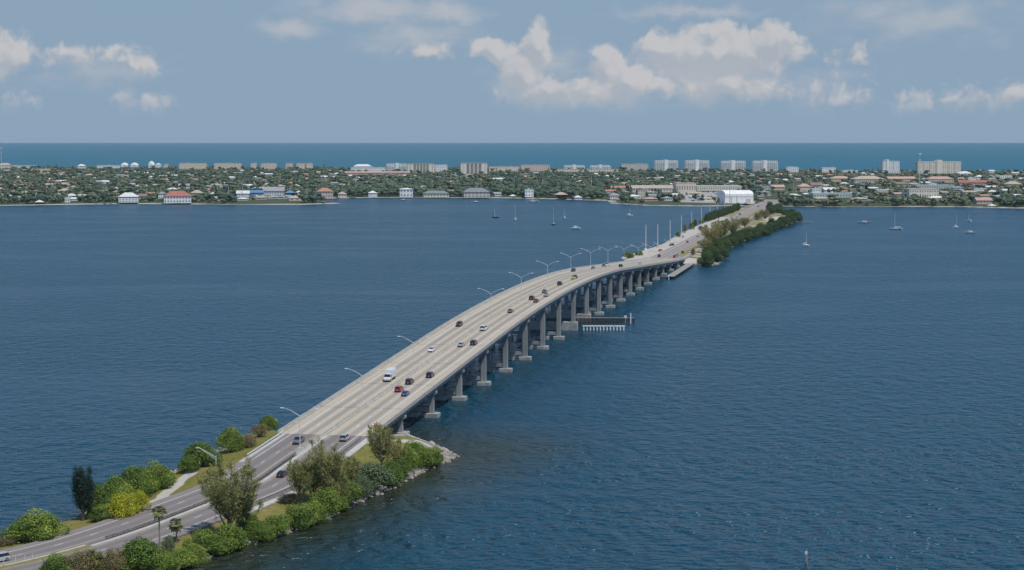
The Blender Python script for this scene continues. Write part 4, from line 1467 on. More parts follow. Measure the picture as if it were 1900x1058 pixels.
def palm(px, py, hpx, crown_px, label, skirt=True, z=1.8, droopy=False):
    x, y = G(px, py, z)
    z0 = max(0.1, near_h(x, y))
    x, y = G(px, py, z0)
    k = math.hypot(x, y) / FPX
    H_, cr = hpx * k, crown_px * k / 2
    root = empty('palm_tree', (x, y, z0 - 0.1))
    tb = MB().tube([(0, 0, -0.2), (0.08, 0, H_ * 0.35), (0.02, 0.05, H_ * 0.7), (0, 0, H_)], [0.24, 0.17, 0.15, 0.16], 8)
    tb.build('trunk', M_PALMBARK, root)
    r = random.Random(int(px))
    for i in range(30):
        a = 2 * math.pi * i * 0.382 + r.uniform(-0.2, 0.2)
        e = r.uniform(-0.5, 1.25)
        pb = MB()
        d = Vector((math.cos(a), math.sin(a), 0))
        side = Vector((-math.sin(a), math.cos(a), 0))
        stalk = cr * 0.45
        p0 = Vector((0, 0, H_))
        hub = p0 + d * stalk * math.cos(e) + Vector((0, 0, stalk * math.sin(e)))
        pb.tube([p0, hub], [0.035, 0.02], 4)
        # fan of blades with drooping tips
        for j in range(13):
            b_ = (j - 6) / 6 * 1.35
            dd = (d * math.cos(b_) + side * math.sin(b_)) * math.cos(e * 0.8) + Vector((0, 0, math.sin(e * 0.8)))
            L = cr * 0.62 * (1 - 0.25 * abs(b_) / 1.35) * r.uniform(0.85, 1.1)
            m1 = hub + dd * L * 0.6
            m2 = hub + dd * L + Vector((0, 0, -L * 0.32))
            wv = dd.cross(Vector((0, 0, 1)))
            wv = (wv.normalized() if wv.length > 1e-3 else side) * cr * 0.05
            pb.add([hub, m1 + wv, m2, m1 - wv], [(0, 1, 2, 3)])
        me = pb.mesh('frond', L_PALM)
        at_ = me.attributes.new('tint', 'FLOAT', 'POINT')
        at_.data.foreach_set('value', np.full(len(me.vertices), r.uniform(0.15, 0.95), np.float32))
        ob('frond', me, root)
    if skirt:
        sk = MB()
        for i in range(46):
            a = r.uniform(0, 6.28)
            d = Vector((math.cos(a), math.sin(a), 0))
            side = Vector((-math.sin(a), math.cos(a), 0))
            h0 = H_ - r.uniform(0.0, 0.5)
            L = r.uniform(0.4, 0.95) * cr
            p0, p1 = Vector((0, 0, h0)), Vector((0, 0, h0)) + d * L * 0.55 + Vector((0, 0, -L * 0.35))
            p2 = p1 + d * L * 0.1 + Vector((0, 0, -L * 0.6))
            sk.add([p0, p1 + side * 0.2, p2, p1 - side * 0.2], [(0, 1, 2, 3)])
        sk.build('dead_skirt', M_DEAD, root)
    tag(root, label, 'palm tree', 'palms of the near causeway')


palm(296, 1032, 84, 34, 'tall thin fan palm with brown skirt in front of the road')
palm(327, 1008, 36, 34, 'short dark fan palm just right of the tall palm')
palm(648, 893, 36, 32, 'dark shaggy palm between the casuarinas below the grass slope', False)

# ------------------------------------------------------------------ rocks along the water
ICO = bmesh.new()
bmesh.ops.create_icosphere(ICO, subdivisions=1, radius=1.0)
ICO_V = np.array([v.co for v in ICO.verts])
ICO_F = np.array([[v.index for v in f.verts] for f in ICO.faces])
ICO.free()
ICO0 = bmesh.new()
bmesh.ops.create_icosphere(ICO0, subdivisions=1, radius=1.0)
ICO0.free()


def rocks(name, line, spread, n, size, label_kind='stuff', hf=near_h):
    P = np.array(line)
    seg = np.linalg.norm(np.diff(P, axis=0), axis=1)
    cs = np.concatenate([[0], np.cumsum(seg)])
    V, F = [], []
    for i in range(n):
        t = rng.uniform(0, cs[-1])
        x, y = np.interp(t, cs, P[:, 0]), np.interp(t, cs, P[:, 1])
        x += rng.normal(0, spread)
        y += rng.normal(0, spread)
        sz = size * rng.lognormal(0, 0.45)
        h = hf(x, y)
        if h < -0.6:
            continue
        q = ICO_V * rng.uniform(0.6, 1.25, (len(ICO_V), 1)) * np.array([1, rng.uniform(0.7, 1.2), rng.uniform(0.5, 0.9)]) * sz
        a = rng.uniform(0, 6.28)
        rot = np.array([[math.cos(a), -math.sin(a), 0], [math.sin(a), math.cos(a), 0], [0, 0, 1]])
        F.append(ICO_F + len(V) * len(ICO_V))
        V.append(q @ rot.T + np.array([x, y, max(h, -0.1) + sz * 0.2]))
    o = ob(name, mesh_np(name, np.concatenate(V), np.concatenate(F), M_ROCK))
    o['kind'] = 'stuff'
    return o


tag(rocks('shore_rocks', PX([(310, 1060), (400, 1028), (480, 1001), (560, 977), (610, 958), (660, 931), (720, 906), (770, 881), (805, 864), (842, 848), (822, 834)]), 1.7, 1700, 0.34), 'pale riprap stones along the right waterline of the near causeway', 'rocks')
tag(rocks('point_rocks', PX([(805, 862), (825, 852), (842, 847), (826, 838), (812, 832)]), 1.6, 420, 0.38), 'pile of pale stones on the point below the bridge end', 'rocks')
tag(rocks('bank_rocks', PX([(108, 974), (140, 962), (205, 934), (262, 910), (345, 865), (440, 818), (500, 798)]), 0.9, 420, 0.32), 'scattered stones along the left waterline of the near causeway', 'rocks')
tag(rocks('abutment_rocks', [(line_x(1300) + 20, 1312), (line_x(1300) + 30, 1292), (line_x(1300) + 37, 1300), (line_x(1318) + 36, 1325)], 1.6, 320, 0.6, hf=far_h), 'stones around the bank at the far bridge end', 'rocks')

# ------------------------------------------------------------------ small roadside things
for i, (px, py) in enumerate([(7, 1049), (29, 1043), (46, 1039), (60, 1036)]):
    x, y = G(px, py, 2.35)
    r_ = empty('delineator_post', (x, y, prof_z(y)))
    MB().cyl((0, 0, 0), (0, 0, 1.15), 0.05, 0.045, 8).build('post', M_SIGN, r_)
    MB().cyl((0, 0, 0), (0, 0, 0.06), 0.16, 0.12, 8).build('base', M_TRIM, r_)
    tag(r_, 'white delineator post on the grass median, %s from the picture edge' % ORD[i], 'road post', 'delineator posts on the near median')


def sign(px, py, hpx, wpx, shape, label, z=1.5, m=M_SIGN):
    x, y = G(px, py, z)
    z0 = max(0.2, near_h(x, y))
    x, y = G(px, py, z0)
    k = math.hypot(x, y) / FPX
    H_, W_ = hpx * k, wpx * k
    root = empty('road_sign', (x, y, z0), 0.2)
    MB().cyl((0, 0, -0.2), (0, 0, H_), 0.05, 0.05, 6).build('post', M_GALV, root)
    b = MB()
    if shape == 'diamond':
        b.add([(0, -0.06, H_ - W_), (W_ / 2, -0.06, H_ - W_ / 2), (0, -0.06, H_), (-W_ / 2, -0.06, H_ - W_ / 2), (0, -0.09, H_ - W_), (W_ / 2, -0.09, H_ - W_ / 2), (0, -0.09, H_), (-W_ / 2, -0.09, H_ - W_ / 2)],
              [(0, 1, 2, 3), (4, 5, 6, 7), (0, 1, 5, 4), (1, 2, 6, 5), (2, 3, 7, 6), (3, 0, 4, 7)])
    else:
        b.box(-W_ / 2, W_ / 2, -0.09, -0.06, H_ - W_ * 0.9, H_)
    b.build('sign_panel', m, root)
    tag(root, label, 'sign', None)


sign(387, 864, 16, 9, 'diamond', 'white back of a diamond road sign beside the track')
sign(482, 806, 15, 7, 'rect', 'small white square sign in the scrub beside the guardrail')
sign(513, 792, 14, 3, 'rect', 'narrow white marker post beside the clipped bush')

for i, (px, py) in enumerate([(697, 797), (703, 793), (708, 790)]):
    s, o = road_hit(px, py)
    p = at(s, 10.9)
    r_ = empty('traffic_drum', p)
    MB().cyl((0, 0, 0.1), (0, 0, 1.0), 0.29, 0.24, 12).build('drum', M_ORANGE, r_)
    MB().cyl((0, 0, 0.0), (0, 0, 0.1), 0.4, 0.36, 12).build('base', M_TRIM, r_)
    MB().cyl((0, 0, 0.62), (0, 0, 0.75), 0.277, 0.268, 12, False).build('band', M_SIGN, r_)
    tag(r_, 'orange traffic drum on the shoulder at the near bridge end, %s in the row' % ['nearest', 'middle', 'farthest'][i], 'traffic drum', 'orange drums at the bridge end')

# ------------------------------------------------------------------ channel fenders
def fender_near():
    x0, y0 = G(1083, 613)
    x1, y1 = G(1157, 613)
    root = empty('pile_fender', (x0, y0, 0))
    L = x1 - x0
    n = 13
    for i in range(n):
        x = L * i / (n - 1)
        yy = -0.012 * x * 1.0
        MB().cyl((x, yy, -1.5), (x, yy, 1.75), 0.38, 0.36, 10).build('pile', M_PLASTER, root)
    MB().box(-0.5, L + 0.6, -0.5, 0.35, 1.75, 2.25).build('cap_beam', M_PLASTER, root)
    tag(root, 'row of white concrete piles under a cap beam beside the channel', 'fender')


def fender_far():
    x0, y0 = G(985, 600)
    x1, y1 = G(1176, 600)
    root = empty('timber_fender', (x0, y0, 0))
    L = x1 - x0
    n = 26
    for i in range(n):
        x = L * i / (n - 1)
        MB().cyl((x, -0.25, -1.5), (x, -0.25, 2.5), 0.22, 0.2, 7).build('pile', M_TIMBER, root)
    for z in (0.3, 0.85, 1.4, 1.95):
        MB().box(-0.3, L + 0.3, -0.62, -0.48, z, z + 0.42).build('wale', M_TIMBER, root)
    MB().box(-0.3, L + 0.3, -0.55, 0.65, 2.52, 2.68).build('walkway', M_GREYWOOD, root)
    tag(root, 'long dark timber fender wall along the far side of the channel', 'fender')
    mk = empty('channel_marker', (x1 - 1.6, y1 - 0.8, 0))
    MB().cyl((0, 0, -1.0), (0, 0, 4.6), 0.32, 0.3, 10).build('pile', M_PLASTER, mk)
    MB().cyl((0, 0, 4.6), (0, 0, 5.0), 0.2, 0.1, 8).build('lantern', M_LENS, mk)
    tag(mk, 'white marker pile at the open end of the dark timber fender', 'marker')
    bx = empty('marker_board', (x1 - 4.0, y1 - 0.7, 0))
    MB().cyl((0, 0.1, 0), (0, 0.1, 3.9), 0.08, 0.08, 6).build('post', M_GALV, bx)
    MB().box(-0.55, 0.55, -0.05, 0.0, 2.6, 3.8).build('board', M_PLASTER, bx)
    tag(bx, 'white square board near the end of the dark timber fender', 'marker')


fender_near()
fender_far()

# fishing pier below the far end of the bridge
def fishing_pier():
    a, b = np.array(G(1243, 513, 1.8)), np.array(G(1281, 489, 1.8))
    d = (b - a) / np.linalg.norm(b - a)
    L = float(np.linalg.norm(b - a))
    root = empty('fishing_pier', (a[0], a[1], 0), math.atan2(d[1], d[0]))
    W = 5.0
    n = int(L / 3.0)
    for i in range(n):
        MB().box(i * L / n + 0.02, (i + 1) * L / n - 0.02, -W / 2, W / 2, 1.6, 1.8).build('deck_plank', M_GREYWOOD, root)
    for i in range(0, n + 1, 2):
        for sg in (-1, 1):
            MB().cyl((i * L / n, sg * (W / 2 - 0.4), -1.2), (i * L / n, sg * (W / 2 - 0.4), 1.6), 0.25, 0.22, 7).build('pile', M_TIMBER, root)
    for sg in (-1, 1):
        MB().box(0, L, sg * W / 2 - 0.12, sg * W / 2 + 0.12, 1.15, 1.58).build('stringer', M_TIMBER, root)
    MB().box(-0.2, 1.0, -22.0 * 0, W / 2 + 14.0, 1.55, 1.75).build('cross_walk', M_GREYWOOD, root)
    tag(root, 'grey plank fishing pier on dark piles under the far bridge end', 'pier')
    mk = empty('pier_marker', (a[0] - 1.0, a[1] - 3.0, 0))
    MB().cyl((0, 0, -1), (0, 0, 2.8), 0.3, 0.25, 8).build('pile', M_PLASTER, mk)
    MB().cyl((0, 0, 2.8), (0, 0, 3.2), 0.34, 0.05, 8).build('cap', M_PLASTER, mk)
    tag(mk, 'white pile at the head of the fishing pier', 'marker')


fishing_pier()

# small jetty on the right of the far causeway
jx, jy = G(1476, 412, 1.0)
jt = empty('boat_jetty', (jx, jy, 0))
for i in range(9):
    MB().box(i * 2.0, i * 2.0 + 1.94, -1.0, 1.0, 0.95, 1.12).build('deck_plank', M_GREYWOOD, jt)
    MB().cyl((i * 2.0, 0.8, -1), (i * 2.0, 0.8, 1.6), 0.16, 0.15, 6).build('pile', M_GREYWOOD, jt)
tag(jt, 'short grey jetty reaching out right of the far causeway', 'jetty')

# channel pole in the foreground water
cx_, cy_ = G(1495, 1049)
cp = empty('channel_pole', (cx_, cy_, 0))
MB().cyl((0, 0, -1), (0.05, 0, 2.9), 0.13, 0.11, 8).build('pole', M_GREYWOOD, cp)
MB().cyl((0.35, 0.1, -1), (0.12, 0.02, 3.3), 0.10, 0.09, 8).build('pole', M_GREYWOOD, cp)
MB().box(-0.22, 0.3, -0.14, -0.1, 2.3, 3.0).build('board', M_SIGN, cp)
MB().cyl((0.05, 0, 0.0), (0.05, 0, 0.4), 0.2, 0.18, 8).build('waterline_growth', M_TIMBER, cp)
tag(cp, 'weathered pole standing alone in the water at the lower right', 'marker')

# ------------------------------------------------------------------ power poles of the far causeway
POLES = [(1198, 466, 417), (1220, 460, 416), (1243, 448, 409), (1264, 436, 400), (1283, 425, 393), (1301, 414, 385), (1317, 407, 380), (1331, 400, 377), (1344, 396, 371), (1357, 391, 366), (1367, 387, 362)]
for i, (px, py, pt) in enumerate(POLES):
    x, y = G(px, py, 1.6)
    h = (py - pt) * y / FPX
    r_ = empty('power_pole', (x, y, 1.0))
    MB().cyl((0, 0, 0), (0, 0, h + 0.6), 0.55, 0.40, 8).build('shaft', M_POLEC, r_)
    for k, sg in ((0.97, -1), (0.90, 1), (0.83, -1)):
        MB().box(min(0, sg * 0.9), max(0, sg * 0.9), -0.06, 0.06, h * k - 0.06, h * k + 0.06).build('insulator_arm', M_GREYWOOD, r_)
    if i == 0:
        MB().box(-1.0, 1.0, -0.8, 0.8, 0.2, 2.6).build('cabinet', M_PLASTER, r_)
    tag(r_, 'tall pale concrete power pole on the far causeway, %s from the bridge' % ORD[i], 'power pole', 'power poles of the far causeway')

# ------------------------------------------------------------------ trees and shrubs of the far causeway
def far_plant(name, proto, ref, px, py, w, h, label, cat, group):
    return plant(name, proto, ref, px, py, w, h, label, cat, group, z=1.0, hfun=far_h)


FB = 'mangroves along the right shore of the far causeway'
path = [(1312, 490, 34, 26), (1326, 489, 30, 26), (1318, 482, 36, 30), (1336, 478, 32, 30), (1346, 467, 34, 28), (1355, 460, 32, 26), (1366, 454, 32, 24), (1378, 449, 30, 22), (1389, 445, 30, 21), (1400, 441, 30, 20), (1411, 437, 30, 20),
        (1422, 433, 28, 19), (1433, 429, 28, 18), (1444, 425, 28, 18), (1455, 421, 27, 18), (1465, 417, 26, 18), (1474, 412, 24, 18), (1478, 407, 22, 16), (1470, 402, 24, 14), (1458, 399, 26, 13), (1446, 396, 26, 14), (1436, 393, 24, 14), (1332, 470, 34, 26),
        (1345, 459, 30, 22), (1357, 450, 28, 20), (1374, 444, 26, 17), (1392, 438, 26, 16), (1411, 431, 26, 15), (1431, 424, 24, 15), (1450, 416, 24, 14), (1430, 398, 22, 14), (1442, 390, 24, 13), (1428, 390, 20, 14)]
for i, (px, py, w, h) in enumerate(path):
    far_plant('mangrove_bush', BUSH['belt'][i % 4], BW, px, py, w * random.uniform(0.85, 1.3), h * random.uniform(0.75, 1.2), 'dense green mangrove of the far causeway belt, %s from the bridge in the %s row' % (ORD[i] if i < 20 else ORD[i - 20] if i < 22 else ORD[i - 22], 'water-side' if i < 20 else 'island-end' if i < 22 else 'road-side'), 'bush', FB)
for i, (px, py, w, h, lab) in enumerate([
        (1320, 462, 40, 44, 'olive casuarina at the near end of the far causeway grove'), (1338, 450, 38, 40, 'olive casuarina in the middle of the far causeway grove'),
        (1309, 470, 26, 28, 'small olive casuarina nearest the far bridge end'), (1358, 440, 32, 34, 'olive casuarina at the far end of the grove'), (1382, 424, 22, 20, 'lone casuarina by the causeway road beyond the grove')]):
    far_plant('casuarina_tree', CASU[i % 3], (10.0, 12.3), px, py, w * 1.3, h * 1.1, lab, 'tree', 'casuarinas of the far causeway')
for i, (px, py, w, h, lab) in enumerate([
        (1258, 440, 8, 9, 'small round tree by the power poles, nearest the bridge'), (1271, 432, 10, 14, 'dark round tree beside the parked white car'), (1283, 426, 9, 12, 'dark round tree past the parked white car'),
        (1166, 478, 22, 8, 'low round shrub left of the far bridge end'), (1186, 474, 14, 8, 'low shrub at the foot of the first power pole'), (1290, 418, 8, 9, 'small round tree between two power poles'), (1302, 415, 8, 9, 'small round tree near the start of the dark hedge')]):
    far_plant('round_tree', BUSH['scrub' if i in (1,) else 'mang'][i % 2], BW, px, py, w * 1.2, h * 1.2, lab, 'tree', 'round trees of the far causeway')
for i in range(14):
    t = i / 13
    far_plant('hedge_tree', BUSH['belt'][i % 4], BW, 1312 + 58 * t, 412 - 21 * t, 13 - 3 * t, 17 - 3 * t, 'dark green tree of the row behind the power poles, %s from the bridge' % ORD[i], 'tree', 'tree row left of the far causeway')
for i, (px, py, w, h, lab) in enumerate([(1405, 408, 16, 12, 'pinkish dry scrub left of the white lot'), (1420, 406, 20, 14, 'pinkish dry scrub beside the white lot'), (1414, 401, 14, 10, 'pinkish dry scrub behind the white lot'),
                                          (1383, 415, 14, 8, 'dry scrub at the roadside near the grass median'), (1286, 474, 10, 12, 'reddish shrub at the far bridge end'), (1300, 428, 10, 8, 'dry scrub by the road edge before the grove')]):
    far_plant('dry_scrub', BUSH['scrub'][i % 2], BW, px, py, w * 1.2, h * 1.2, lab, 'bush', 'scrub of the far causeway')
M_TURF2 = mat('verge_turf', (0.19, 0.18, 0.05), (0.26, 0.22, 0.09), 0.3, 0.95, coords='World')
for (sa, sb) in ((s_of_y(1365), s_of_y(1500)), (s_of_y(2040), s_of_y(2250))):
    sheet_obj('median_grass_strip', sa, sb, 2.4, 8.4, 0.03, M_TURF2, road_f, 8.0)

# ------------------------------------------------------------------ boats
M_HULLW = mat('white_gelcoat', (0.80, 0.80, 0.79), (0.70, 0.70, 0.69), 0.8, 0.3)
M_HULLD = mat('navy_gelcoat', (0.03, 0.04, 0.07), (0.05, 0.06, 0.09), 0.8, 0.3)
M_CANVAS = mat('boat_canvas', (0.12, 0.20, 0.35), (0.09, 0.15, 0.27), 1.5, 0.9)
M_ALU = mat('mast_aluminium', (0.62, 0.63, 0.64), (0.54, 0.55, 0.56), 1.0, 0.5)


def hull_mesh(L, B, F, m):
    b = MB()
    st = [(-0.5, 0.72, 0.0, 0.95), (-0.2, 1.0, -0.05, 0.92), (0.1, 0.98, -0.05, 0.95), (0.32, 0.66, 0.0, 1.05), (0.5, 0.04, 0.25, 1.2)]
    v, f = [], []
    for (t, wb, zb, zt) in st:
        y, w = t * L, wb * B / 2
        v += [(-w * 0.35, y, -0.35 + zb), (w * 0.35, y, -0.35 + zb), (w, y, F * zt), (-w, y, F * zt)]
    for i in range(len(st) - 1):
        for k in range(4):
            f.append((4 * i + k, 4 * i + (k + 1) % 4, 4 * i + 4 + (k + 1) % 4, 4 * i + 4 + k))
    f += [(0, 1, 2, 3), tuple(range(4 * len(st) - 4, 4 * len(st)))]
    return b.add(v, f).mesh('hull', m)


def sailboat(px, py, mast_px, label, L=10.0, rz=0.0, dark=False, mizzen=False, boom=True):
    x, y = G(px, py)
    k = math.hypot(x, y) / FPX
    root = empty('sailboat', (x, y, 0), rz)
    ob('hull', hull_mesh(L, L * 0.31, 1.15, M_HULLD if dark else M_HULLW), root)
    MB().box(-L * 0.09, L * 0.09, -L * 0.18, L * 0.16, 1.05, 1.65).build('cabin', M_HULLW, root)
    H_ = mast_px * k
    MB().cyl((0, L * 0.08, 1.0), (0, L * 0.08, H_), 0.16, 0.11, 7).build('mast', M_ALU, root)
    if boom:
        bo = MB().cyl((0, L * 0.07, 2.4), (0, -L * 0.33, 2.5), 0.09, 0.07, 6).build('boom', M_ALU, root)
        MB().cyl((0, L * 0.05, 2.62), (0, -L * 0.32, 2.7), 0.22, 0.14, 7).build('furled_sail', M_CANVAS if dark else M_HULLW, bo)
    if mizzen:
        MB().cyl((0, -L * 0.34, 1.0), (0, -L * 0.34, H_ * 0.8), 0.13, 0.09, 7).build('mizzen_mast', M_ALU, root)
    MB().box(-L * 0.1, L * 0.1, -L * 0.42, -L * 0.22, 2.1, 2.2).build('bimini', M_CANVAS if dark else M_HULLW, root)
    tag(root, label, 'sailboat', 'boats on the lagoon')


sailboat(919, 404, 17, 'small dark sailboat, leftmost of the anchored boats', 9, 0.9, True)
sailboat(956, 408, 29, 'white sailboat with a tall mast, second from the left', 9.5, 0.1)
sailboat(1027, 417, 33, 'dark-hulled sailboat with the tallest mast of the left anchorage', 12, 0.15, True)
sailboat(1047, 405, 17, 'small white sailboat just right of the dark-hulled one', 8, 0.2)
sailboat(989, 375, 20, 'white two-masted ketch lying close to the wooded shore', 17, 1.25, False, True)
sailboat(1168, 401, 14, 'white sailboat off the sandy point, nearest the causeway', 10, -0.9)
sailboat(1662, 426, 32, 'white sailboat in the middle of the right-hand anchorage', 13, 1.1)
sailboat(1774, 423, 26, 'white sailboat right of the middle of the right-hand anchorage', 10, -0.7)
sailboat(1798, 411, 12, 'small distant white sailboat at the far right', 7, 0.5)
sailboat(1495, 457, 24, 'white sailboat lying nearest the mangrove causeway on the right', 9, -0.9)


def motorboat(px, py, L, rz, label, cabin=1):
    x, y = G(px, py)
    root = empty('motorboat', (x, y, 0), rz)
    ob('hull', hull_mesh(L, L * 0.33, 1.2, M_HULLW), root)
    MB().box(-L * 0.11, L * 0.11, -L * 0.2, L * 0.18, 1.1, 2.3).build('cabin', M_HULLW, root)
    MB().box(-L * 0.112, L * 0.112, -L * 0.1, L * 0.182, 1.6, 2.05).build('window_band', M_GLASS, root)
    if cabin > 1:
        MB().box(-L * 0.1, L * 0.1, -L * 0.18, L * 0.06, 3.1, 3.25).build('hardtop', M_HULLW, root)
        for sx_ in (-1, 1):
            for yy in (-0.16, 0.04):
                MB().cyl((sx_ * L * 0.09, L * yy, 2.3), (sx_ * L * 0.09, L * yy, 3.1), 0.06, 0.06, 5).build('post', M_ALU, root)
    tag(root, label, 'motorboat', 'boats on the lagoon')


motorboat(1068, 425, 12, -0.9, 'white motorboat anchored below the left group of sailboats', 2)
motorboat(1603, 414, 13, 1.4, 'white motor cruiser at the left of the right-hand anchorage')
motorboat(1799, 433, 11, 1.5, 'low white motorboat nearest the camera on the right')
motorboat(882, 376, 12, 1.5, 'white motorboat close to the shore below the tan mansion')
motorboat(748, 372, 10, 1.4, 'small white motorboat off the white pavilion house')
motorboat(1140, 376, 11, 1.4, 'white motorboat moored at the tip of the sandy point')
motorboat(1092, 370, 16, 1.4, 'covered white boat at the wooded shore', 2)

# ------------------------------------------------------------------ the town on the barrier island
def wallm(key):
    c = {'white': (0.86, 0.85, 0.82), 'cream': (0.80, 0.72, 0.60), 'sand': (0.76, 0.64, 0.50), 'pink': (0.68, 0.48, 0.41), 'tan': (0.64, 0.56, 0.46), 'grey': (0.50, 0.50, 0.50), 'yellow': (0.76, 0.70, 0.48), 'peach': (0.76, 0.57, 0.45), 'blue': (0.16, 0.27, 0.42), 'green': (0.50, 0.57, 0.55)}[key]
    return mat('stucco_' + key, c, tuple(k * 0.86 for k in c), 0.15, 0.9, coords='World')


def roofm(key):
    c = {'white': (0.72, 0.71, 0.68), 'grey': (0.33, 0.33, 0.33), 'terracotta': (0.46, 0.24, 0.155), 'red': (0.42, 0.155, 0.115), 'tan': (0.48, 0.40, 0.31), 'brown': (0.26, 0.19, 0.15), 'blue': (0.10, 0.24, 0.42), 'pink': (0.52, 0.33, 0.28), 'teal': (0.50, 0.58, 0.56), 'peach': (0.55, 0.37, 0.27), 'slate': (0.22, 0.24, 0.26)}[key]
    return mat('roof_' + key, c, tuple(k * 0.78 for k in c), 0.3, 0.85, coords='World')


RECTS = []           # sight lines kept open in front of the buildings: (x0, x1, ytop, ybottom, distance)


def hip(w, d, h, ov, ridge=0.5):
    a, b = w / 2 + ov, d / 2 + ov
    r_ = max(0.0, a - b) if ridge else 0
    return MB().add([(-a, -b, 0), (a, -b, 0), (a, b, 0), (-a, b, 0), (-r_, 0, h), (r_, 0, h), (-a, -b, -0.25), (a, -b, -0.25), (a, b, -0.25), (-a, b, -0.25)],
                    [(0, 1, 5, 4), (1, 2, 5), (2, 3, 4, 5), (3, 0, 4), (0, 1, 7, 6), (1, 2, 8, 7), (2, 3, 9, 8), (3, 0, 6, 9), (6, 7, 8, 9)])


def gable(w, d, h, ov):
    a, b = w / 2 + ov, d / 2 + ov
    return MB().add([(-a, -b, 0), (a, -b, 0), (a, b, 0), (-a, b, 0), (-a, 0, h), (a, 0, h), (-a, -b, -0.25), (a, -b, -0.25), (a, b, -0.25), (-a, b, -0.25)],
                    [(0, 1, 5, 4), (1, 2, 5), (2, 3, 4, 5), (3, 0, 4), (0, 1, 7, 6), (1, 2, 8, 7), (2, 3, 9, 8), (3, 0, 6, 9), (6, 7, 8, 9)])


def facade(root, w, d, z0, z1, floors, cols, m=M_WIN, ww=0.42, hh=0.42, side=True, y=None):
    fh = (z1 - z0) / floors
    cw = w / cols
    me = unit_box(m)
    for i in range(floors):
        for j in range(cols):
            ob('window', me, root, (-w / 2 + cw * (j + 0.5), -(d / 2 if y is None else y), z0 + fh * (i + 0.5)), 0, (cw * ww, 0.14, fh * hh))
    if side:
        for i in range(floors):
            for q in (-1, 1):
                ob('window', me, root, (q * w / 2, 0, z0 + fh * (i + 0.5)), 0, (0.14, d * 0.3, fh * hh))


LANDMARKS = []


